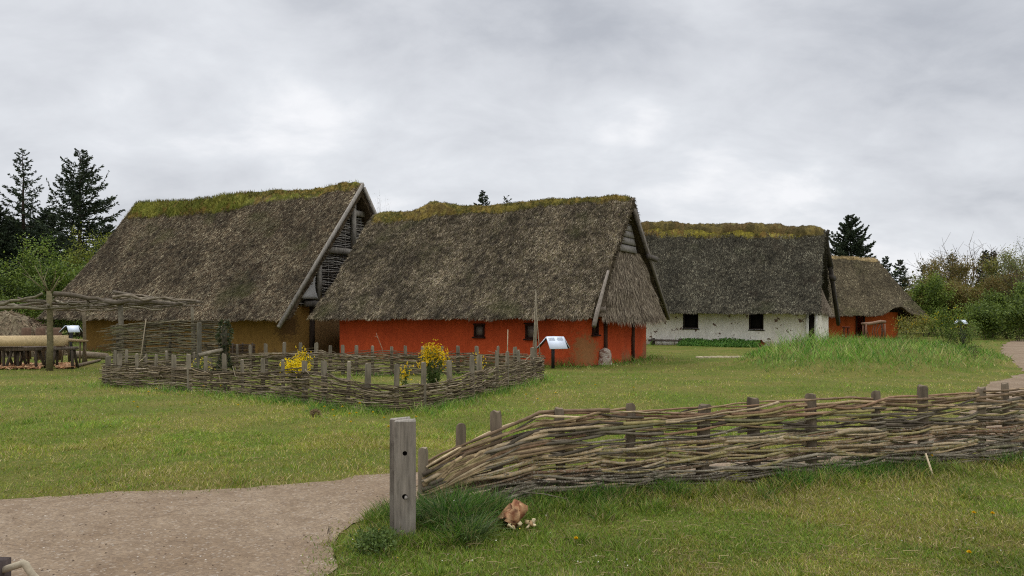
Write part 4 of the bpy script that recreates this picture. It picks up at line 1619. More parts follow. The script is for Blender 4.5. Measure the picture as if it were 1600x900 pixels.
mb.blades(pos, out * [.5, .5, -.1] + RNG.normal(0, .35, (N, 3)) - [0, 0, .5], RNG.uniform(.1, .35, N), RNG.uniform(.02, .04, N),
          np.array([lin(132, 112, 90), lin(112, 94, 76), lin(150, 130, 106), lin(94, 78, 64)])[RNG.integers(0, 4, N)], seg=3)
tag(mb.build('reed_heap', M['thatch'], None), 'low brown heap of reed behind the trestles', 'heap')
for px, d, lab in ((40, 28.5, 'squat dark stump close to the reed heap'), (62, 28.0, 'short dark stump between reed heap and forked post'), (88, 28.2, 'dark stump behind the cut end of the hewn beam')):
    x = at(px, d)
    mb = MB()
    h = zz(512, d)
    mb.tube([(x, d, -.05), (x + .02, d, h * .5), (x + .03, d, h - .03), (x + .03, d, h)], [.19, .15, .16, .12], 10, lin(104, 82, 66))
    tag(mb.build('stump', M['bark'], None), lab, 'stump', 'stumps behind the trestles')


# ---- information stands: sloping white boards round a dark post
def info_stand(px, d, ytop, w, label, text, rz):
    x = at(px, d)
    root = empty('info_stand', (x, d, 0), rz, label, 'information stand', 'information stands by the houses')
    top = zz(ytop, d)
    L = w * .82
    mb = MB()
    mb.box((0, 0, (top - .1) / 2 - .05), (.09, .09, top - .02), lin(36, 33, 32))
    mb.build('post', M['paint'], root)
    for k, ang in enumerate((-78, 162, 42)):
        a = math.radians(ang)
        nh = np.array([math.cos(a), math.sin(a), 0])
        tx = np.array([-math.sin(a), math.cos(a), 0])
        dn = nh * .66 - np.array([0, 0, .75])
        dn /= np.linalg.norm(dn)
        nrm = np.cross(tx, dn)
        nrm *= np.sign(nrm[2])
        c = nh * (.11 + .33 * L) + np.array([0, 0, top - .02]) + dn * L * .16 - np.array([0, 0, .1])
        mb = MB()
        mb.box(c, (w, L, .022), lin(214, 222, 232), (tx, dn, nrm))
        mb.box(c - nrm * .016, (w * .96, L * .96, .01), lin(40, 38, 38), (tx, dn, nrm))
        p = mb.build('board', M['paint'], root)
        mb = MB()
        if text and k < 2:
            rng = random.Random(3)
            for col in (-1, 1):
                for r in range(5):
                    ww = rng.uniform(.3, .4) * w
                    mb.box(c + tx * (col * w * .24) * 1 + dn * (-L * .4 + r * L * .055) + nrm * .013, (ww, L * .018, .002), lin(120, 126, 134), (tx, dn, nrm))
            mb.build('print', M['paint'], p)
    mb = MB()
    for ang in (-18, 102, 222):
        a = math.radians(ang)
        mb.beam((0, 0, top - .1), (.13 * math.cos(a), .13 * math.sin(a), top - .16), .03, .03, lin(40, 38, 38))
    mb.build('bracket', M['paint'], root)
    return root


info_stand(864, 23.6, 526, .56, 'white information stand of sloping boards on a dark post before the red wall', True, 0.12)
info_stand(111, 27.4, 507, .36, 'small white information stand between reed heap and ochre wall', False, .6)
info_stand(1501, 47, 499, .38, 'distant white information stand near the wooden hurdle gate by the path', False, .2)

# ---- carved stone leaning on the red gable
sx, sy = at(946, 25.35), 25.35
mb = MB()
n, m = 22, 14
P = np.zeros((n, m, 3))
for i in range(n):
    a = 2 * math.pi * i / n
    for j in range(m):
        t = j / (m - 1)
        wv = (1 - .22 * t) * (1 if t < .72 else math.sqrt(max(0, 1 - ((t - .72) / .29) ** 2)))
        r = 1 + .16 * n3(math.cos(a) * 1.5, math.sin(a) * 1.5, t * 3)
        P[i, j] = (sx + .23 * wv * math.cos(a) * r, sy + .13 * wv * math.sin(a) * r + .1 * t, -.06 + .6 * t + .02 * n3(a, t * 4, 2))
mb.grid(P, lin(176, 160, 144), close_u=True)
M['carved'] = attr_mat('mottled_stone', 9, .8, 1.2, (1, 1, 1), .7, 13, .03, patch=[(lin(112, 66, 52), 10, .5, .58, .75), (lin(226, 216, 204), 12, .56, .64, .8)])
tag(mb.build('standing_stone', M['carved'], None, smooth=True), 'small mottled white and red stone standing against the red gable', 'stone')

# ---- bench before the white house
a_ = WHITE.a_of(1042, -3.3)
q = WHITE.w(a_, -3.3)
bn = empty('bench', (q[0], q[1], 0), -WHITE.th, 'dark plank bench along the white wall beside the red house', 'bench')
mb = MB()
mb.box((0, 0, zz(532, q[1])), (1.9, .36, .1), lin(84, 74, 66), jit=.008)
mb.build('seat', M['wood'], bn)
for dx in (-.75, .72):
    mb = MB()
    mb.box((dx, 0, .15), (.14, .3, .4), lin(64, 56, 50), jit=.01)
    mb.build('leg', M['wood'], bn)

# ---- flat pale stones in the grass
for k in range(8):
    px = 1094 + k * 10.5
    x, y = gp(px, 559 + random.uniform(-.4, .4))
    mb = MB()
    pts = [(x + .145 * (1 + random.uniform(-.1, .1)) * math.cos(a), y + .3 * math.sin(a), 0) for a in np.arange(7) * .8976]
    lo_ = np.array(pts) + [0, 0, -.05]
    hi_ = np.array(pts) + [0, 0, .055]
    mb.add(np.concatenate([lo_, hi_]), [np.arange(7, 14)[None, :], np.array([[i, (i + 1) % 7, (i + 1) % 7 + 7, i + 7] for i in range(7)])], lin(176, 164, 132) * random.uniform(.85, 1.1))
    tag(mb.build('paving_stone', M['stone'], None), 'flat pale stone laid in the row in front of the white wall', 'paving stone', 'flat stones laid in a row in the grass')

# ---- rustic table before the orange house
d = 50.5
x = at(1367, d)
tb = empty('rustic_table', (x, d, 0), .05, 'rustic table of bent branches before the orange house', 'table')
mb = MB()
mb.tube([(-.75, 0, 1.02), (-.4, 0, .98), (0, 0, 1.06), (.4, .05, 1.14), (.72, 0, 1.12)], [.07, .09, .1, .1, .08], 8, lin(134, 108, 88))
mb.tube([(-.75, .25, 1.0), (0, .25, 1.04), (.72, .25, 1.1)], [.07, .09, .08], 8, lin(124, 98, 80))
mb.build('table_top', M['bark'], tb)
for dx in (-.6, .62):
    for dy in (-.05, .3):
        mb = MB()
        mb.tube([(dx, dy, 1.0), (dx * 1.03, dy, .5), (dx * .98, dy, 0)], .06, 7, lin(126, 92, 74))
        mb.build('leg', M['bark'], tb)
mb = MB()
for k in range(6):
    a = -.5 + k * .2
    mb.tube([(a, .1, .1), (a + random.uniform(-.2, .2), .1, .55), (a + random.uniform(-.3, .3), .1, 1.0)], .03, 5, lin(120, 90, 74))
mb.build('lattice', M['bark'], tb)
x = at(1322, 50.5)
st = empty('stool', (x, 50.5, 0), 0, 'small reddish stool at the orange wall left of its door', 'stool')
mb = MB()
mb.box((0, 0, .78), (.38, .32, .08), lin(96, 52, 40))
mb.build('seat', M['wood'], st)
for dx in (-.13, .13):
    for dy in (-.1, .1):
        mb = MB()
        mb.tube([(dx, dy, .76), (dx * 1.2, dy * 1.2, 0)], .03, 6, lin(84, 48, 38))
        mb.build('leg', M['wood'], st)

# ---- wooden hurdle gate far right
d = 58
x = at(1525, d)
gt = empty('field_gate', (x, d, 0), 0, 'small wooden rail gate in front of the brown thicket', 'gate')
for dx in (-.5, .5):
    mb = MB()
    mb.beam((dx, 0, 0), (dx, 0, 1.75), .1, .1, lin(132, 120, 100), (0, 1, 0))
    mb.build('post', M['wood'], gt)
for z in (.55, 1.0, 1.45):
    mb = MB()
    mb.beam((-.56, -.065, z + .05), (.56, -.065, z), .03, .1, lin(128, 116, 96))
    mb.build('rail', M['wood'], gt)
x, y = at(1506, 36), 36
mb = MB()
mb.box((x, y, .4), (.16, .16, .95), lin(34, 32, 30), taper=.85)
tag(mb.build('bollard', M['wood'], None), 'short black post at the edge of the shrubs by the path', 'post')

# ---- things lying near the fence
lx, ly = at(803, 6.05), 6.05
lg = empty('split_log', (lx, ly, 0), 0, 'split reddish brown block of wood lying in the grass by the big fence', 'log')
mb = MB()
axl = np.array([.62, .35, .62])
axl /= np.linalg.norm(axl)
sx_ = np.cross(axl, [0, 0, 1])
sx_ /= np.linalg.norm(sx_)
ux_ = np.cross(sx_, axl)
sec = [(-.075, -.02), (-.055, -.05), (-.02, -.07), (.03, -.052), (.07, -.055), (.085, .0), (.06, .035), (.03, .055), (-.01, .042), (-.045, .05)]
rg = np.random.default_rng(9)
rows_ = []
for t_, k_ in ((0, .92), (.15, 1.02), (.3, 1.05), (.5, .98), (.65, 1.0), (.8, .9), (.92, .84), (1.0, .55)):
    c_ = np.array([-.07, -.03, .05]) + axl * t_ * .2
    rows_.append([c_ + sx_ * (a_ * k_ + rg.normal(0, .008)) + ux_ * (b_ * k_ + rg.normal(0, .008)) + axl * rg.normal(0, .012) for a_, b_ in sec])
R_ = np.array(rows_)
lc_ = np.array([lin(178, 138, 100), lin(146, 102, 70), lin(120, 76, 52), lin(190, 152, 112), lin(104, 66, 46)])[rg.integers(0, 5, R_.shape[:2])]
mb.grid(np.concatenate([R_, R_[:, :1]], 1), np.concatenate([lc_, lc_[:, :1]], 1))
mb.add(R_[0], [np.arange(10)[None, ::-1].copy()], lin(84, 52, 36))
mb.add(R_[-1], [np.arange(10)[None, :]], lin(176, 138, 102))
M['logwood'] = attr_mat('split_wood', 16, .6, 1.35, (1, 1, 1), .7, 30, .01, patch=[(lin(84, 50, 36), 22, .54, .64, .7), (lin(176, 140, 104), 15, .58, .66, .7)])
mb.build('block', M['logwood'], lg)
mb = MB()
for k in range(16):
    x, y = random.uniform(-.05, .17), random.uniform(-.13, .04)
    mb.box((x, y, random.uniform(.02, .07)), (random.uniform(.03, .07), random.uniform(.015, .035), .012), lin(*random.choice([(190, 168, 124), (206, 188, 148), (150, 122, 86)])), np.linalg.qr(RNG.normal(size=(3, 3)))[0])
mb.build('splinters', M['chips'], lg)
x, y = at(1448, 8.05), 8.05
mb = MB()
mb.tube([(x + .01, y - .12, -.02), (x, y - .06, .1), (x - .012, y - .0, .22)], [.011, .011, .01], 6, lin(210, 190, 154))
tag(mb.build('stick', M['bark'], None), 'short bare pale stick propped against the big fence', 'stick')
x, y = gp(493, 652)
mb = MB()
n = 500
v = RNG.normal(size=(n, 3))
v /= np.linalg.norm(v, axis=1)[:, None]
mb.blades(np.array([x, y, .05]) + v * [.04, .04, .04], v + RNG.normal(0, .5, (n, 3)), RNG.uniform(.04, .08, n), RNG.uniform(.008, .016, n),
          np.array([lin(132, 112, 84), lin(104, 86, 62), lin(150, 130, 100)])[RNG.integers(0, 3, n)], seg=3)
tag(mb.build('dry_tussock', M['grass'], None), 'small brown ball of dry grass on the lawn before the garden fence', 'tussock')
x, y = gp(812, 611)
mb = MB()
mb.tube([(at(758, 17.6), 17.6, .09), (at(772, 17.5), 17.5, .1), (at(786, 17.4), 17.4, .08)], [.07, .08, .065], 9, lin(170, 158, 138))
tag(mb.build('log', M['bark'], None), 'short pale log lying at the foot of the garden fence', 'log')

# bent branch handle at the lower left corner, stuck into a dark block
hx = empty('wooden_handle', (-2.98, 4.6, 0), 0, 'bent bare branch handle fixed in a dark wooden block at the path edge', 'handle')
d = 4.62
B3 = lambda px, py, dd=d: np.array([at(px, dd), dd, zz(py, dd)])
mb = MB()
c = B3(-14, 892)
mb.box((c[0], c[1], c[2] / 2), (.15, .16, c[2] + .12), lin(70, 60, 56), jit=.008)
o1 = mb.build('block', M['wood'], None)
mb = MB()
mb.tube([B3(-4, 894), B3(12, 888), B3(28, 883), B3(36, 880), B3(40, 882), B3(44, 889), B3(50, 897), B3(60, 907), B3(72, 915)], [.019, .02, .021, .022, .022, .021, .02, .02, .018], 10, lin(158, 146, 124))
o2 = mb.build('branch', M['bark'], None, smooth=True)
mb = MB()
mb.tube([B3(62, 905), B3(70, 930), (at(74, d), d, -.05)], [.02, .02, .02], 8, lin(140, 128, 108))
o3 = mb.build('prop', M['bark'], None, smooth=True)
for o in (o1, o2, o3):
    o.parent = hx
    o.location = (2.98, -4.6, 0)
# ---------------------------------------------------------------- trees
def spruce(px, d, ytop, hw_px, label, seed, dense=1.0, base=.08, col=None, leaders=0, group='spruces'):
    rng = np.random.default_rng(seed)
    x = at(px, d)
    Ht = zz(ytop, d)
    Wd = hw_px / F * d * 1.2
    root = empty('spruce_tree', (x, d, 0), 0, label, 'tree', group)
    mb = MB()
    zs = np.linspace(-.1, Ht, 14)
    wob = np.cumsum(rng.normal(0, .02, (14, 2)), 0)
    mb.tube(np.stack([wob[:, 0], wob[:, 1], zs], 1), np.linspace(.018 * Ht + .03, .012, 14), 7, lin(66, 54, 46))
    cr = MB()
    pal = col if col is not None else [lin(54, 66, 46), lin(62, 74, 52), lin(46, 57, 43), lin(72, 82, 56)]
    nb = int((Ht * 15) * dense)
    P, D, L_, W_, C_ = [], [], [], [], []
    ns = 0.062 * max(.7, d / 45)
    for k in range(nb):
        t = base + (1 - base) * (k + rng.random()) / nb
        z = Ht * t
        prof = (1 - t) ** .72 * 1.0
        L = Wd * prof * rng.uniform(.55, 1.15) + .12
        az = k * 2.4 + rng.normal(0, .5)
        up = .5 * t + rng.normal(0, .12) - .1
        c0 = np.array([np.interp(z, zs, wob[:, 0]), np.interp(z, zs, wob[:, 1]), z])
        dr = np.array([math.cos(az), math.sin(az), 0])
        n = 6
        u = np.linspace(0, 1, n)[:, None]
        br = c0 + dr * L * u + np.array([0, 0, 1]) * (L * (up * u - .28 * u * (1 - t * .7) + .3 * u ** 3))
        mb.tube(br, np.linspace(.012 + .008 * L, .004, n), 4, lin(62, 52, 44), cap=False)
        m = int((9 + L * 34) * dense)
        uu = rng.random(m) ** .7
        pos = np.stack([np.interp(uu, u[:, 0], br[:, i]) for i in range(3)], 1)
        sd = np.array([-dr[1], dr[0], 0])
        q = rng.choice([-1, 1], m)[:, None]
        dd = dr * rng.uniform(.3, .9, (m, 1)) + sd * q * rng.uniform(.1, 1.0, (m, 1)) + np.array([0, 0, 1]) * rng.normal(-.08 + .25 * t, .28, (m, 1))
        ln = rng.uniform(.22, .6, m) * (1.1 - .55 * uu) * min(1.1, .4 + L * .35)
        P.append(pos), D.append(dd), L_.append(ln), W_.append(rng.uniform(.8, 1.5, m) * ns)
        C_.append(np.array(pal)[rng.integers(0, len(pal), m)] * rng.uniform(.8, 1.2, (m, 1)))
        # each twig carries short side sprays
        pm = np.repeat(pos + dd / np.linalg.norm(dd, axis=1)[:, None] * ln[:, None] * .45, 2, 0)
        d2 = np.repeat(dd, 2, 0) + rng.normal(0, .55, (2 * m, 3))
        P.append(pm), D.append(d2), L_.append(np.repeat(ln, 2) * .55), W_.append(rng.uniform(.7, 1.2, 2 * m) * ns)
        C_.append(np.array(pal)[rng.integers(0, len(pal), 2 * m)] * rng.uniform(.8, 1.2, (2 * m, 1)))
    for k in range(leaders):
        az = [math.pi * .98, .05, math.pi * 1.05, .3][k % 4]
        z = Ht * [.62, .7, .8, .84][k % 4]
        L = Ht * [.3, .25, .14, .12][k % 4]
        u = np.linspace(0, 1, 8)[:, None]
        dr = np.array([math.cos(az), math.sin(az), 0])
        br = np.array([0, 0, z]) + dr * L * .62 * u ** .8 + np.array([0, 0, 1]) * L * .78 * u ** 1.5
        mb.tube(br, np.linspace(.05, .008, 8), 5, lin(62, 52, 44))
        m = int(150 * dense)
        uu = rng.random(m)
        pos = np.stack([np.interp(uu, u[:, 0], br[:, i]) for i in range(3)], 1)
        dd = rng.normal(0, .5, (m, 3)) + dr * .3 + [0, 0, .4]
        P.append(pos), D.append(dd), L_.append(rng.uniform(.2, .55, m) * (1.25 - uu)), W_.append(rng.uniform(.8, 1.3, m) * ns)
        C_.append(np.array(pal)[rng.integers(0, len(pal), m)])
    C = np.concatenate(C_)
    C[:, 3] = 1
    cr.blades(np.concatenate(P), np.concatenate(D), np.concatenate(L_), np.concatenate(W_), C, seg=3)
    mb.build('trunk', M['bark'], root)
    cr.build('crown', M['needles'], root)
    return root


def broadleaf(name, px, d, ytop, hw_px, label, cat, seed, pal, leaf=.1, nleaf=4000, trunk_h=.25, bare=0.0, group=None, ybot=None, spread=1.0, twigcol=None, flowers=None, nlimb=None):
    """branching stems with leaves gathered round the twig ends"""
    rng = np.random.default_rng(seed)
    x = at(px, d)
    Ht = zz(ytop, d) - gz(x, d)
    Wd = hw_px / F * d
    root = empty(name, (x, d, gz(x, d)), 0, label, cat, group)
    mb = MB()
    tips = []
    tc = twigcol if twigcol is not None else lin(84, 72, 58)

    def grow(p, dr, L, r, lev):
        n = 5
        u = np.linspace(0, 1, n)[:, None]
        bend = rng.normal(0, .18, 3) + np.array([0, 0, .12])
        path = p + dr * L * u + bend * L * u * u
        mb.tube(path, np.linspace(r, r * .55, n), 5 if lev > 1 else 7, tc, cap=False)
        if lev >= 1:
            for q in path[1:]:
                tips.append((q, dr, lev))
        if lev >= 4:
            return
        k = int(rng.integers(2, 4)) + (1 if lev < 2 else 0)
        for _ in range(k):
            f = rng.uniform(.45, 1.0)
            q = path[0] * (1 - f) + path[-1] * f
            nd = dr * .75 + rng.normal(0, .5, 3) * [1.1, 1.1, .7] + np.array([0, 0, .2])
            nd /= np.linalg.norm(nd)
            grow(q, nd, L * rng.uniform(.55, .8), r * .55, lev + 1)

    nst = nlimb or max(2, int(3 + Wd * 1.2))
    if trunk_h > .2:
        mb.tube([(0, 0, -.1), (.03, 0, Ht * trunk_h * .5), (0, .03, Ht * trunk_h)], [.025 * Ht, .02 * Ht, .017 * Ht], 8, tc)
    for k in range(nst):
        az = 2 * math.pi * k / nst + rng.normal(0, .3)
        el = rng.uniform(.45, 1.0)
        dr = np.array([math.cos(az) * el * .8 * spread, math.sin(az) * el * .8 * spread, 1.0])
        dr /= np.linalg.norm(dr)
        z0 = Ht * (trunk_h if trunk_h > .2 else rng.uniform(0, .1)) * rng.uniform(.7, 1.0)
        b = np.array([0, 0, z0]) if trunk_h > .2 else np.array([math.cos(az) * Wd * .2, math.sin(az) * Wd * .2, 0])
        grow(b, dr, Ht * rng.uniform(.28, .4), .009 * Ht, 1)
    T = np.array([t[0] for t in tips])
    # fit to the wanted height and width
    sx = Wd / max(1e-3, np.percentile(np.abs(T[:, 0]), 96))
    sz = Ht / np.percentile(T[:, 2], 99.3)
    for v in mb.v:
        zc = np.clip(v[:, 2] / (Ht * .25), 0.15, 1)
        v[:, 0] *= 1 + (sx - 1) * zc
        v[:, 1] *= 1 + (sx - 1) * zc
        v[:, 2] *= sz
    zc = np.clip(T[:, 2] / (Ht * .25), .15, 1)
    T[:, 0] *= 1 + (sx - 1) * zc
    T[:, 1] *= 1 + (sx - 1) * zc
    T[:, 2] *= sz
    mb.build('stems' if trunk_h <= .2 else 'trunk', M['bark'], root)
    cr = MB()
    N = nleaf
    # clumps: some twigs leafy, some nearly bare
    wgt = np.array([max(0.02, .5 + 1.3 * n3(*(p * .55), seed) - bare * max(0, (p[2] / Ht - .6) * 3)) for p in T]) ** 1.5
    wgt /= wgt.sum()
    idx = rng.choice(len(T), N, p=wgt)
    pos = T[idx] + rng.normal(0, leaf * 1.9, (N, 3))
    pos[:, 2] = np.maximum(pos[:, 2], .03)
    pal = np.array(pal)
    tone = np.array([.5 + .9 * n3(*(p * .7), seed + 9) for p in T])[idx]
    ci = np.clip((tone + rng.normal(0, .22, N)) * len(pal), 0, len(pal) - 1).astype(int)
    C = pal[ci] * rng.uniform(.8, 1.2, (N, 1))
    C[:, 3] = 1
    dd = rng.normal(0, 1, (N, 3)) + [0, 0, -.1]
    cr.blades(pos, dd, rng.uniform(.7, 1.4, N) * leaf, rng.uniform(.5, .9, N) * leaf, C, seg=3)
    cr.build('crown' if trunk_h > .2 else 'foliage', M['leaves'], root)
    if flowers:
        fl = MB()
        idx = rng.choice(len(T), flowers[0])
        hi = T[idx][:, 2] > Ht * .45
        p = T[idx][hi] + rng.normal(0, .06, (hi.sum(), 3))
        fl.blades(np.repeat(p, 4, 0), rng.normal(0, 1, (4 * len(p), 3)) + [0, 0, .4], flowers[1], flowers[1] * .8, lin(*flowers[2]), seg=3)
        fl.build('blossom', M['petal'], root)
    return root


BRIGHT = [lin(66, 84, 32), lin(88, 108, 40), lin(112, 132, 52), lin(132, 148, 62)]
MID = [lin(66, 82, 36), lin(86, 104, 44), lin(106, 124, 52), lin(124, 140, 62)]
DARKG = [lin(36, 48, 26), lin(46, 60, 32), lin(58, 72, 38)]
BROWN = [lin(104, 92, 48), lin(122, 104, 58), lin(104, 102, 50), lin(138, 120, 68)]
OLIVE = [lin(100, 104, 46), lin(124, 122, 54), lin(116, 104, 54), lin(144, 144, 66)]
PALE = [lin(112, 124, 76), lin(128, 138, 90), lin(96, 108, 64)]

# left: dark spruces behind the ochre house
spruce(36, 56, 234, 60, 'slim open spruce with its trunk showing, leftmost tall tree', 1, .62)
spruce(124, 56, 236, 96, 'broad many-topped spruce rising left of the ochre house', 2, .8, leaders=4)
spruce(-14, 55, 318, 80, 'lower dense dark spruce at the left border of the photo', 3, 1.3)
spruce(74, 60, 328, 70, 'dark spruce filling the gap between the slim spruce and the broad spruce', 4, 1.3)
spruce(170, 60, 352, 52, 'dark lower spruce half behind the left edge of the brown thatch', 5, 1.1)
spruce(12, 61, 338, 80, 'dark spruce low down behind the slim open spruce', 6, 1.3)
spruce(-80, 55, 260, 70, 'tall spruce just outside the left border of the photo', 7, 1.0)
broadleaf('leafy_bush', 62, 43, 378, 52, 'round light green bush below the slim spruce', 'bush', 11, BRIGHT, .11, 14250, .1, group='bushes behind the pole rack')
broadleaf('leafy_bush', 146, 48, 362, 34, 'yellow green bush close to the left edge of the brown thatch', 'bush', 12, [lin(88, 98, 36), lin(116, 124, 44), lin(136, 138, 54)], .11, 6840, .1, group='bushes behind the pole rack')
broadleaf('leafy_bush', 8, 40, 420, 40, 'mid green bush behind the reed heap at the left border', 'bush', 13, MID, .11, 9880, .1, group='bushes behind the pole rack')
broadleaf('leafy_bush', 100, 44, 415, 42, 'mid green bush behind the forked rack post', 'bush', 14, MID, .11, 9880, .1, group='bushes behind the pole rack')
broadleaf('leafy_bush', -60, 41, 400, 50, 'leafy bush beyond the left border of the photo', 'bush', 15, MID, .12, 8550, .1, group='bushes behind the pole rack')
broadleaf('leafy_bush', 112, 46, 462, 40, 'low green bush seen under the pole rack', 'bush', 16, BRIGHT, .1, 5700, .1, group='bushes behind the pole rack')

# tops over the roofs
spruce(755, 72, 299, 40, 'small spruce top peeping over the red house ridge', 21, .9)
spruce(791, 76, 307, 50, 'thin pale spruce top just right of the small dark one over the red ridge', 22, .45)
broadleaf('bare_tree', 600, 62, 305, 14, 'nearly bare treetop between the ochre gable and the red ridge', 'tree', 23, BROWN, .07, 250, .5, nlimb=3)
spruce(690, 80, 345, 40, 'spruce hidden behind the red house', 24, .7)
# right
spruce(1327, 66, 337, 60, 'dark spruce with upswept branches above the orange house ridge', 31, 1.2, leaders=2)
spruce(1383, 74, 402, 22, 'narrow dark spruce tip right of the orange ridge', 32, .9)
spruce(1406, 80, 407, 30, 'small spruce further right beyond the orange roof', 33, .75)
spruce(1441, 86, 415, 9, 'tiny far spruce top before the brown thicket', 34, .8)
spruce(1538, 76, 393, 24, 'thin dark spruce tip standing out of the brown thicket', 35, 1.0)
spruce(1551, 78, 394, 20, 'second dark spruce tip close beside the thin one in the thicket', 36, 1.0)
spruce(1489, 80, 398, 26, 'dark spruce among the bare twigs of the thicket', 37, .7)
broadleaf('bare_tree', 1424, 84, 420, 26, 'pale twiggy tree between the far small spruces', 'tree', 41, PALE, .08, 900, .35, group='budding trees on the right')
broadleaf('bare_tree', 1508, 70, 374, 48, 'tall budding tree with bare upright twigs in the thicket', 'tree', 42, BROWN, .08, 1500, .35, bare=1.2, group='budding trees on the right')
broadleaf('bare_tree', 1455, 68, 398, 40, 'budding tree with thin twigs at the left of the thicket', 'tree', 43, BROWN, .08, 1200, .35, bare=1.0, group='budding trees on the right')
broadleaf('pale_tree', 1598, 56, 373, 44, 'pale budding tree at the right border of the photo', 'tree', 44, PALE, .07, 3000, .3, group='budding trees on the right')
broadleaf('thicket_bush', 1500, 60, 404, 64, 'wide brownish thicket bush behind the small rail gate', 'bush', 45, BROWN, .115, 31350, .1, group='bushes of the thicket')
broadleaf('thicket_bush', 1446, 57, 434, 28, 'bright green bush beside the orange roof', 'bush', 46, BRIGHT, .115, 12825, .1, group='bushes of the thicket')
broadleaf('thicket_bush', 1555, 62, 398, 40, 'upright olive green bush in the middle of the thicket', 'bush', 47, OLIVE, .115, 18525, .1, group='bushes of the thicket')
broadleaf('thicket_bush', 1582, 52, 450, 44, 'dense green bush at the right border above the path', 'bush', 48, MID, .115, 21375, .1, group='bushes of the thicket')
broadleaf('thicket_bush', 1475, 58, 436, 40, 'olive bush low at the left of the rail gate', 'bush', 49, OLIVE, .115, 14250, .1, group='bushes of the thicket')
broadleaf('thicket_bush', 1532, 64, 416, 48, 'brown twiggy bush right behind the rail gate', 'bush', 50, BROWN, .115, 19950, .1, group='bushes of the thicket')
broadleaf('thicket_bush', 1660, 56, 420, 70, 'green bush beyond the right border of the photo', 'bush', 51, MID, .115, 14250, .1, group='bushes of the thicket')
broadleaf('thicket_bush', 1414, 66, 448, 30, 'brown bush behind the end of the orange roof', 'bush', 52, OLIVE, .115, 11400, .1, group='bushes of the thicket')
broadleaf('thicket_bush', 1545, 50, 478, 26, 'low dense green bush right of the rail gate', 'bush', 53, MID, .115, 8550, .1, group='bushes of the thicket')
broadleaf('thicket_bush', 1596, 47, 470, 28, 'low leafy bush where the path leaves the photo', 'bush', 54, MID, .115, 8550, .1, group='bushes of the thicket')

# a far wood closing the horizon
mb = MB()
rngw = np.random.default_rng(77)
for az in np.linspace(-75, 75, 210):
    if rngw.random() < .1:
        continue
    a = math.radians(az + rngw.normal(0, .3))
    r = rngw.uniform(120, 190)
    x, y, h = r * math.sin(a), r * math.cos(a), rngw.uniform(5, 8.5)
    N = 420
    v = rngw.normal(size=(N, 3)) * [2.6, 2.6, h * .28] + [x, y, h * .42]
    v[:, 2] = np.clip(v[:, 2], .2, h)
    mb.blades(v, rngw.normal(0, 1, (N, 3)), rngw.uniform(.3, .7, N), rngw.uniform(.25, .5, N), np.array(MID + DARKG + BROWN)[rngw.integers(0, 11, N)] * .9 + [0, 0, 0, .1], seg=3)
tag(mb.build('far_wood', M['leaves'], None), 'far wood along the horizon', 'wood', kind='stuff')

# shrubs on the grassy mound, flowering plants in the garden
broadleaf('shrub', 1424, 28.5, 493, 30, 'thin green shrub with small yellow flowers on the grassy mound', 'shrub', 61, OLIVE, .045, 1900, .1, group='shrubs on the mound', twigcol=lin(74, 78, 44), flowers=(45, .035, (214, 176, 40)))
broadleaf('shrub', 1473, 29.0, 481, 24, 'yellow green upright shrub on the mound, the taller of the two in flower', 'shrub', 62, BRIGHT, .05, 2600, .1, group='shrubs on the mound', twigcol=lin(74, 78, 44), flowers=(90, .035, (206, 186, 48)))
broadleaf('shrub', 1506, 29.5, 504, 20, 'low spreading shrub at the path end of the mound', 'shrub', 63, MID, .05, 1800, .1, group='shrubs on the mound')
broadleaf('seedling_tree', 1522, 24.0, 537, 4, 'tiny dark sapling standing in the mound grass beside the path', 'sapling', 64, [lin(66, 58, 34), lin(74, 74, 40)], .035, 160, .1)


def flower_plant(px, d, ytop, hw_px, label, seed, n, col=(222, 186, 20), stem_n=14, name='flowering_plant'):
    rng = np.random.default_rng(seed)
    x, Ht, Wd = at(px, d), zz(ytop, d), hw_px / F * d
    root = empty(name, (x, d, 0), 0, label, 'plant', 'yellow flowering plants in the garden')
    st, fl, lf = MB(), MB(), MB()
    for k in range(stem_n):
        a, r = rng.uniform(0, 6.28), math.sqrt(rng.random()) * Wd * .8
        tip = np.array([r * math.cos(a), r * math.sin(a) * .8, Ht * rng.uniform(.72, 1) * (1 - .3 * (r / Wd) ** 2)])
        pth = np.array([(0.25 * tip[0], .25 * tip[1], 0), (tip[0] * .6, tip[1] * .6, tip[2] * .5), tip])
        st.tube(pth, [.009, .007, .004], 5, lin(84, 96, 46))
        m = n // stem_n
        p = tip + rng.normal(0, 1, (m, 3)) * [.065, .065, .075] - [0, 0, .05]
        fl.blades(np.repeat(p, 3, 0), rng.normal(0, 1, (3 * m, 3)) + [0, 0, .6], rng.uniform(.02, .04, 3 * m), .026, lin(*col) * rng.uniform(.8, 1.15), seg=3)
        u = rng.random((16, 1))
        p = pth[0] * (1 - u) + pth[2] * u
        lf.blades(p, rng.normal(0, 1, (16, 3)) + [0, 0, .3], rng.uniform(.06, .13, 16), .03, lin(78, 96, 44), seg=3)
    st.build('stem', M['leaves'], root)
    lf.build('leaves', M['leaves'], root)
    fl.build('blossom', M['petal'], root)


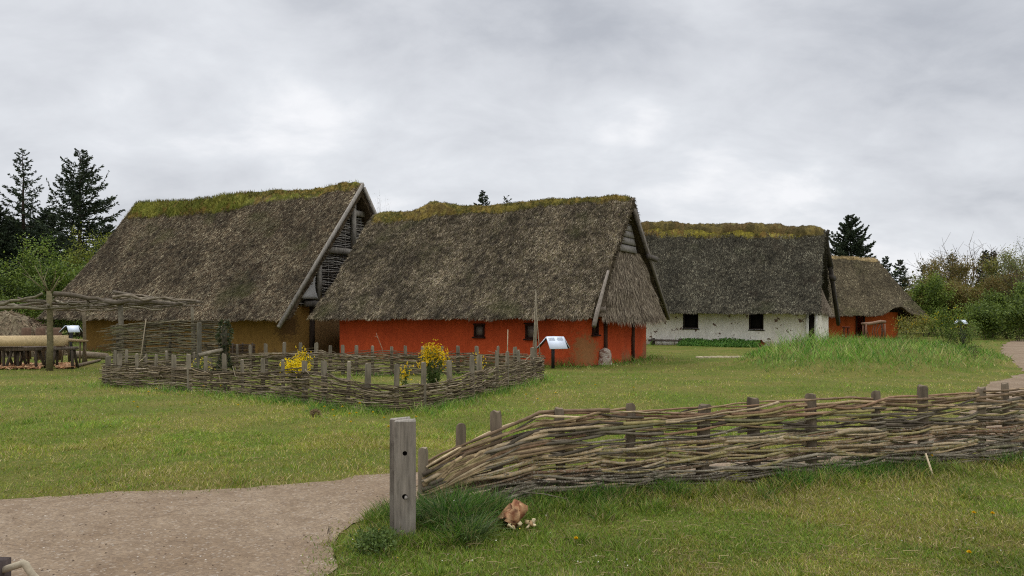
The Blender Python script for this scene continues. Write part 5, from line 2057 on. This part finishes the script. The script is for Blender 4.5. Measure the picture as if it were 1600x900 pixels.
flower_plant(676, 16.6, 538, 24, 'large bushy plant with deep yellow blossom in the garden', 1, 620, stem_n=26)
flower_plant(461, 17.3, 562, 19, 'compact bright yellow plant showing between two garden stakes', 2, 640, (236, 208, 20), 22)
flower_plant(472, 17.9, 547, 13, 'taller yellow plant just behind the compact bright yellow one', 3, 260, (228, 196, 20), 12)
flower_plant(632, 15.6, 569, 7, 'small yellow flowering plant left of the large bushy one', 4, 70, stem_n=5)
flower_plant(746, 18.5, 544, 6, 'little yellow flowered plant before the framed window', 5, 70, stem_n=5)
flower_plant(316, 18.4, 562, 20, 'low straggling yellow flowered plant under the gate rail', 6, 60, (214, 196, 60), 8)

# ---------------------------------------------------------------- grass
def keepmask(x, y):
    jr = np.random.default_rng(len(x))
    k = ~in_poly(x + jr.normal(0, .1, len(x)), y + jr.normal(0, .1, len(x)), PATH_POLY)
    for Hs, a0_, a1_, wb_ in ((OCHRE, -12.1, -.5, 4.0), (RED, -10.6, -.3, 2.95), (WHITE, -13.5, 0, 2.75), (ORANGE, -8, 1, 2.4)):
        rel = np.stack([x - Hs.P[0], y - Hs.P[1]], 1)
        a, b = rel @ Hs.u, rel @ Hs.n
        k &= ~((a > a0_) & (a < a1_) & (np.abs(b) < wb_))
    return k


def nz(x, y, s, o=0.0):
    """cheap smooth noise for many points"""
    v = np.zeros(len(x))
    for k in range(5):
        a = (k * 2.39996 + o * 1.7)
        f = s * (1 + .37 * k)
        v += np.sin((x * math.cos(a) + y * math.sin(a)) * f + o * (k + 1) * 1.3 + 1.5 * np.sin((x * math.sin(a) - y * math.cos(a)) * f * .6 + k))
    return v / 5


near_line = NEAR
E_PTS = [tuple(p) for p in NEAR]


def red_front():
    return [tuple(RED.w(a, -3.02)) for a in (-10.6, -.6)] + [tuple(RED.w(-.1, -1.5)), tuple(RED.w(-.05, 0)), tuple(RED.w(-.2, 2.8))]


def tall_height(x, y):
    """how high the grass stands (m)"""
    h = 0.036 + 0.016 * nz(x, y, 1.1, 2) + .018 * nz(x, y, 3.1, 4)
    h = h + .045 * (nz(x, y, 5.2, 33) > .42) * (nz(x, y, 1.3, 35) > -.1)
    d1 = dist_poly(x, y, E_PTS)
    side = y < np.interp(x, NEAR[:, 0], NEAR[:, 1])
    h += np.where(side, .1 * np.exp(-(d1 / .45) ** 2), .04 * np.exp(-(d1 / .25) ** 2)) * (1.0 + .6 * nz(x, y, 2.2, 6)) * (x > -1.2)
    h += .2 * np.exp(-(((x + .38) / .27) ** 2 + ((y - 6.2) / .25) ** 2)) + .06 * np.exp(-(((x + .42) / .2) ** 2 + ((y - 5.85) / .2) ** 2))
    h += .05 * np.exp(-((dist_poly(x, y, [(-.9, 5.55), (-.6, 5.7)]) / .22) ** 2))
    for p, a, w in ((GN, .11, .6), (GF, .1, .6), (GL, .1, .6)):
        h += a * np.exp(-(dist_poly(x, y, [tuple(q) for q in p[::4]]) / w) ** 2) * (1 + .6 * nz(x, y, 1.7, 8))
    h += .17 * np.exp(-(dist_poly(x, y, red_front()) / .8) ** 2) * (1 + .5 * nz(x, y, 2, 9))
    wf = [tuple(WHITE.w(a, -3.0)) for a in (-10, -.6)]
    h += .28 * np.exp(-(dist_poly(x, y, wf) / .8) ** 2)
    r2 = mound_r2(x, y)
    m = np.clip(1.12 - r2, 0, 1)
    h += .19 * np.minimum(1, m * 2.0) * (1 + .55 * nz(x, y, 1.9, 3)) * (1.15 - .035 * (x - MC[0]))
    h += .34 * np.exp(-(((x - 10.1) / 1.2) ** 2 + ((y - 27.3) / 2.2) ** 2)) * (1 + .4 * nz(x, y, 2.4, 51))
    far = [tuple(OCHRE.w(a, -4.2)) for a in (-12, -.5)]
    h += .1 * np.exp(-(dist_poly(x, y, far) / 1.0) ** 2)
    h += np.where(y > 40, .1, 0)
    return np.maximum(h, .015)


def grass(N, dmin, dmax, seed, name, label, seg, tall=False, rag=1.0):
    rng = np.random.default_rng(seed)
    d = 1 / np.sqrt(rng.uniform(1 / dmax ** 2, 1 / dmin ** 2, N)) if True else None
    px = rng.uniform(*((-500, 2100) if dmax < 12 else (-300, 1900)), N)
    x, y = (px - 800) / F * d, d
    k = keepmask(x, y)
    # grass thins out raggedly at the gravel edge
    x, y = x[k], y[k]
    h = tall_height(x, y)
    if tall:
        k = (h > .085) & (rng.random(len(h)) < .9)
        x, y, h = x[k], y[k], h[k]
    n = len(x)
    worn = 1.1 * nz(x, y, .7, 1) + .7 * nz(x, y, 2.3, 5) + .5 * nz(x, y, 6.5, 15)
    # worn, drier turf beside the gravel and between the fences
    worn = worn + .55 * (1 - np.clip((y - 6) / 4, 0, 1)) * (nz(x, y, 1.6, 41) + .25)
    dp = dist_poly(x, y, [tuple(p) for p in u_[::18]])
    worn = worn + .9 * np.exp(-(dp / 1.1) ** 2) + .5 * np.exp(-(((x + .2) / 1.6) ** 2 + ((y - 9.3) / 1.2) ** 2))
    low = np.array([lin(154, 156, 56), lin(142, 152, 48), lin(132, 148, 44), lin(172, 156, 84), lin(196, 176, 122)])
    grn = np.array([lin(112, 140, 40), lin(98, 130, 36), lin(122, 146, 46), lin(134, 150, 52), lin(148, 154, 64)])
    deep = np.array([lin(60, 98, 32), lin(78, 120, 38), lin(96, 138, 44), lin(122, 156, 56), lin(156, 166, 92)])
    r = rng.random(n)
    wt_ = np.clip(.36 + worn * .8 + rng.normal(0, .2, n), 0, 1)
    C = np.where((wt_ > .5)[:, None], low[rng.integers(0, 5, n)], grn[rng.integers(0, 5, n)])
    tl = np.clip((h - .07) / .08, 0, 1)
    dt = np.clip((.5 + .55 * nz(x, y, 2.6, 21) + rng.normal(0, .22, n)) * 5, 0, 4.99).astype(int)
    C = np.where((r < tl)[:, None], deep[dt], C)
    dry = rng.random(n) < .1 + .1 * np.clip(1.4 - y / 7, 0, 1)
    C = np.where(dry[:, None], lin(158, 144, 98) * rng.uniform(.7, 1.1, (n, 1)), C)
    C = C * rng.uniform(.6, 1.3, (n, 1)) * (.88 + .26 * np.clip((y - 7) / 4, 0, 1))[:, None]
    C[:, 3] = 1
    L = h * rng.uniform(.5, 1.55, n) * (1 + .35 * nz(x, y, 9, 17))
    wd = np.maximum(rng.uniform(.003, .0075, n), y * np.where(L > .1, .00055, .00075) * rng.uniform(.6, 1.3, n)) * (1 + np.clip(L - .08, 0, .3) * 1.2)
    z = gz_np(x, y)
    a = rng.uniform(0, 6.28, n)
    lean = rng.uniform(.15, 1.1, n)[:, None] * np.where(L > .1, .85, 1.0)[:, None]
    D = np.stack([np.cos(a), np.sin(a), np.zeros(n)], 1) * lean + [0, 0, 1]
    a2 = rng.uniform(0, 6.28, n)
    side = np.stack([np.cos(a2), np.sin(a2) * .4, np.zeros(n)], 1)
    bend = np.stack([np.cos(a), np.sin(a), -.25 * np.ones(n)], 1) * (L * rng.uniform(.1, .55, n))[:, None]
    mb = MB()
    mb.blades(np.stack([x, y, z - .004], 1), D, L, wd, C, side, bend, seg)
    return tag(mb.build(name, M['grass'], None), label, 'grass', kind='stuff')


grass(520000, 3.7, 11, 101, 'lawn_grass', 'short green and straw coloured turf nearest the viewer', 2)
grass(230000, 9.5, 75, 102, 'meadow_grass', 'worn green lawn spreading up to the houses', 1)
grass(420000, 4.6, 60, 103, 'tall_grass', 'longer deep green grass along fences, walls and on the mound', 2, True)

# tiny daisies and scattered petals too many to count
rng = np.random.default_rng(5)
mb = MB()
d = 1 / np.sqrt(rng.uniform(1 / 45 ** 2, 1 / 5 ** 2, 5200))
px = rng.uniform(-100, 1700, len(d))
x, y = (px - 800) / F * d, d
k = keepmask(x, y) & (nz(x, y, .8, 12) + .4 * nz(x, y, 2.5, 13) > .22) & (rng.random(len(x)) < np.where(y < 10, .07, .8))
x, y = x[k], y[k]
h = tall_height(x, y)
pos = np.stack([x, y, gz_np(x, y) + h * .8 + .01], 1)
n = len(x)
r = np.maximum(.006, y * .00055)
c = np.array([lin(226, 222, 206), lin(214, 210, 190), lin(220, 190, 60)])[rng.choice(3, n, p=[.55, .3, .15])]
for k in range(3):
    mb.blades(pos - rng.normal(0, .2, (n, 3)) * r[:, None] - np.array([.4, 0, 0]) * r[:, None], np.stack([rng.normal(1, .3, n), rng.normal(0, .6, n), rng.normal(.1, .4, n)], 1), r * 1.6, r * 1.3, c, seg=3)
tag(mb.build('daisies', M['petal'], None), 'tiny white and yellow daisies sprinkled over the lawn', 'daisies', kind='stuff')


# the dandelions one can pick out
def dandelion(px, py, label, r=.02, col=(232, 190, 20), hgt=None, group='dandelions'):
    x, y = gp(px, py)
    hh = hgt if hgt else float(tall_height(np.array([x]), np.array([y]))[0]) * .9 + .03
    dz = 0
    root = empty('dandelion', (x, y, gz(x, y)), 0, label, 'flower', group)
    mb = MB()
    mb.tube([(0, 0, 0), (.004, 0, hh * .5), (0, 0, hh)], .0035, 5, lin(112, 120, 60))
    mb.build('stem', M['leaves'], root)
    mb = MB()
    n = 46
    a = RNG.uniform(0, 6.28, n)
    e = RNG.uniform(0, 1, n)
    mb.blades(np.tile([[0, 0, hh]], (n, 1)), np.stack([np.cos(a) * e, np.sin(a) * e, .25 + .7 * (1 - e)], 1), r, r * .45, lin(*col) * RNG.uniform(.8, 1.1, (n, 1)) * [1, 1, 1, 0] + [0, 0, 0, 1], seg=3)
    mb.build('flower_head', M['petal'], root)


for (px, py, lab) in ((1148, 742, 'dandelion in the grass under the middle of the big fence'), (900, 858, 'lone dandelion in the short turf right of the split log'),
                      (1456, 733, 'dandelion at the foot of the big fence next to the pale stick'), (1449, 724, 'dandelion closest above the propped pale stick'),
                      (1522, 814, 'brightest dandelion on the turf at the right, left of two pale ones'), (1551, 815, 'small pale dandelion just right of the brightest one'),
                      (1514, 878, 'dandelion low down at the right near the photo border'), (595, 850, 'dandelion at the foot of the gatepost')):
    dandelion(px, py, lab)
gr = [(r_, c_) for r_, c_ in ()]
spots = [(232, 612), (244, 609), (318, 609), (345, 611), (385, 612), (421, 617), (507, 640), (520, 644), (535, 641), (546, 648), (557, 647), (562, 639), (583, 646), (600, 652), (522, 652), (548, 660), (372, 632), (215, 634), (209, 627), (607, 667), (840, 622), (868, 614), (822, 616), (930, 600), (990, 604), (905, 597), (650, 652)]
for k, (px, py) in enumerate(spots):
    dandelion(px, py + 6, 'small yellow dandelion in the longer grass around the garden fence', .024, (226, 196, 40), group='dandelions around the garden fence')
# loose stalks and thin twigs on the turf
mb = MB()
rng = np.random.default_rng(15)
for k in range(900):
    d = 1 / math.sqrt(rng.uniform(1 / 14 ** 2, 1 / 4.8 ** 2))
    x, y = (rng.uniform(-50, 1650) - 800) / F * d, d
    if not keepmask(np.array([x]), np.array([y]))[0]:
        continue
    a, L = rng.uniform(0, 3.14), rng.uniform(.03, .14)
    z = gz(x, y) + rng.uniform(.015, .045)
    mb.tube([(x, y, z), (x + L * .5 * math.cos(a), y + L * .5 * math.sin(a), z + rng.uniform(-.005, .012)), (x + L * math.cos(a), y + L * math.sin(a), z - .005)], .0017, 3, lin(168, 150, 108) * rng.uniform(.6, 1.1), cap=False)
tag(mb.build('dry_stalks', M['bark'], None), 'dry straw stalks lying in the turf', 'straw', kind='stuff')
# broad-leaved weeds before the white wall and tufts by the gatepost
mb = MB()
rng = np.random.default_rng(25)
N = 9000
a = rng.uniform(WHITE.a_of(1068, -3), -2.8, N)
b = -2.95 - rng.random(N) ** 1.2 * 1.5
P_ = np.array([WHITE.w(q, w) for q, w in zip(a, b)])
z = rng.uniform(.02, .33, N) * (1 - ((-2.95 - b) / 1.7) ** 2) * (1 + .4 * nz(P_[:, 0], P_[:, 1], 1.4, 3))
mb.blades(np.column_stack([P_, np.maximum(z, .02)]), rng.normal(0, 1, (N, 3)) + [0, 0, .3], rng.uniform(.05, .11, N), rng.uniform(.04, .08, N),
          np.array([lin(76, 116, 44), lin(90, 130, 52), lin(62, 98, 40), lin(108, 142, 62)])[rng.integers(0, 4, N)], seg=3)
tag(mb.build('weeds', M['leaves'], None), 'low bright green weeds along the foot of the white wall', 'weeds', kind='stuff')
mb = MB()
N = 1500
x = rng.normal(-.95, .07, N)
y = rng.normal(5.5, .1, N)
mb.blades(np.column_stack([x, y, rng.uniform(.01, .12, N)]), rng.normal(0, 1, (N, 3)) + [0, 0, .4], rng.uniform(.015, .035, N), rng.uniform(.01, .02, N),
          np.array([lin(90, 110, 52), lin(106, 124, 60), lin(74, 92, 44)])[rng.integers(0, 3, N)], seg=3)
tag(mb.build('clover', M['leaves'], None), 'patch of clover at the foot of the gatepost', 'clover', kind='stuff')

# long arching tussocks beside the gatepost
for (tx_, ty_, n, hh, lab) in ((-.52, 6.0, 420, .36, 'long arching grass tussock growing right beside the gatepost'), (-.3, 5.72, 260, .25, 'lower sprawling grass tussock before the gatepost, nearest the viewer'), (-.12, 6.35, 260, .3, 'upright grass tussock at the left end of the big woven fence')):
    rt = MB()
    a = rng.uniform(0, 6.28, n)
    r = np.abs(rng.normal(0, .07, n))
    L = hh * rng.uniform(.5, 1.25, n)
    ln = rng.uniform(.1, .8, n)
    D = np.stack([np.cos(a) * ln, np.sin(a) * ln, np.ones(n)], 1)
    bd = np.stack([np.cos(a), np.sin(a), -.8 * np.ones(n)], 1) * (L * rng.uniform(.15, .6, n))[:, None]
    c = np.array([lin(66, 90, 42), lin(82, 108, 52), lin(54, 76, 38), lin(104, 122, 72), lin(128, 128, 84)])[rng.integers(0, 5, n)] * rng.uniform(.8, 1.2, (n, 1))
    c[:, 3] = 1
    rt.blades(np.stack([tx_ + r * np.cos(a), ty_ + r * np.sin(a), np.zeros(n)], 1), D, L, rng.uniform(.004, .008, n), c, np.stack([-np.sin(a), np.cos(a), np.zeros(n)], 1), bd, 2)
    tag(rt.build('grass_tussock', M['grass'], None), lab, 'grass tussock', 'long grass tussocks by the gatepost')
# ---------------------------------------------------------------- sky, sun, camera
w = bpy.data.worlds.new('World')
SC.world = w
w.use_nodes = True
t = NT(w.node_tree)
for n_ in list(t.n):
    t.n.remove(n_)
SUN_EL, SUN_AZ = math.radians(52), math.radians(-30)     # azimuth from +Y towards +X
sky = t.node('ShaderNodeTexSky', sky_type='NISHITA', sun_disc=False, sun_elevation=SUN_EL, sun_rotation=SUN_AZ, altitude=20, air_density=1.0, dust_density=2.0)
bg1 = t.node('ShaderNodeBackground', inp={'Color': sky.outputs[0], 'Strength': 0.08})
co = t.node('ShaderNodeTexCoord').outputs['Generated']
s = t.node('ShaderNodeSeparateXYZ', inp={0: co})
zc = t.math('ADD', t.math('MAXIMUM', s.outputs[2], 0.0), 0.42)
u = t.math('DIVIDE', s.outputs[0], zc)
v = t.math('DIVIDE', s.outputs[1], zc)
p = t.node('ShaderNodeCombineXYZ', inp={0: u, 1: v, 2: t.math('MULTIPLY', s.outputs[2], 1.5)}).outputs[0]
pm = t.node('ShaderNodeMapping', inp={'Vector': p, 'Location': (3.1, 1.7, 0.4), 'Scale': (0.8, 1.0, 0.3)}).outputs[0]
n1 = t.noise(pm, 2.0, 5, 0.5, 0.25)
n2 = t.noise(pm, 5.5, 8, 0.58, 0.25)
n3_ = t.noise(pm, 0.9, 2, 0.5)
m = t.math('ADD', t.math('ADD', t.math('MULTIPLY', n1, 0.5), t.math('MULTIPLY', n2, 0.27)), t.math('MULTIPLY', n3_, 0.23))
cr = t.node('ShaderNodeValToRGB', inp={0: m})
els = cr.color_ramp.elements
els[0].position, els[0].color = 0.36, tuple(lin(179, 183, 191))
els[1].position, els[1].color = 0.60, tuple(lin(240, 241, 244))
e = els.new(0.45)
e.color = tuple(lin(204, 207, 213))
e = els.new(0.54)
e.color = tuple(lin(221, 224, 229))
# thick cloud is brighter towards the zenith
k = t.rng(s.outputs[2], 0.36, 0.95, 1.0, 2.9, True)
bg2 = t.node('ShaderNodeBackground', inp={'Color': cr.outputs[0], 'Strength': k})
mx = t.node('ShaderNodeMixShader', inp={0: 0.95, 1: bg1.outputs[0], 2: bg2.outputs[0]})
out = t.node('ShaderNodeOutputWorld')
t.l.new(mx.outputs[0], out.inputs['Surface'])

sd = bpy.data.lights.new('sun', 'SUN')
sd.energy = 0.7
sd.angle = math.radians(25)
sd.color = (1.0, 0.96, 0.9)
so = bpy.data.objects.new('sun', sd)
COL.objects.link(so)
dirv = Vector((math.sin(SUN_AZ) * math.cos(SUN_EL), math.cos(SUN_AZ) * math.cos(SUN_EL), math.sin(SUN_EL)))
so.rotation_euler = dirv.to_track_quat('Z', 'Y').to_euler()
so.location = (0, 0, 30)

cd = bpy.data.cameras.new('camera')
cd.sensor_width = 36
cd.lens = 36 * F / 1600
cd.shift_y = (HY - 450) / 1600
cd.clip_start = 0.1
cd.clip_end = 4000
cam = bpy.data.objects.new('camera', cd)
cam.location = (0, 0, CAM_H)
cam.rotation_euler = (math.radians(90), 0, 0)
COL.objects.link(cam)
SC.camera = cam
SC.view_settings.view_transform = 'Standard'
SC.view_settings.look = 'None'
SC.view_settings.exposure = 0.12
SC.view_settings.gamma = 1
SC.view_settings.use_curve_mapping = False
SC.cycles.max_bounces = 6
SC.cycles.diffuse_bounces = 3
SC.cycles.use_denoising = False
SC.cycles.sample_clamp_indirect = 0.6
SC.cycles.filter_width = 1.15
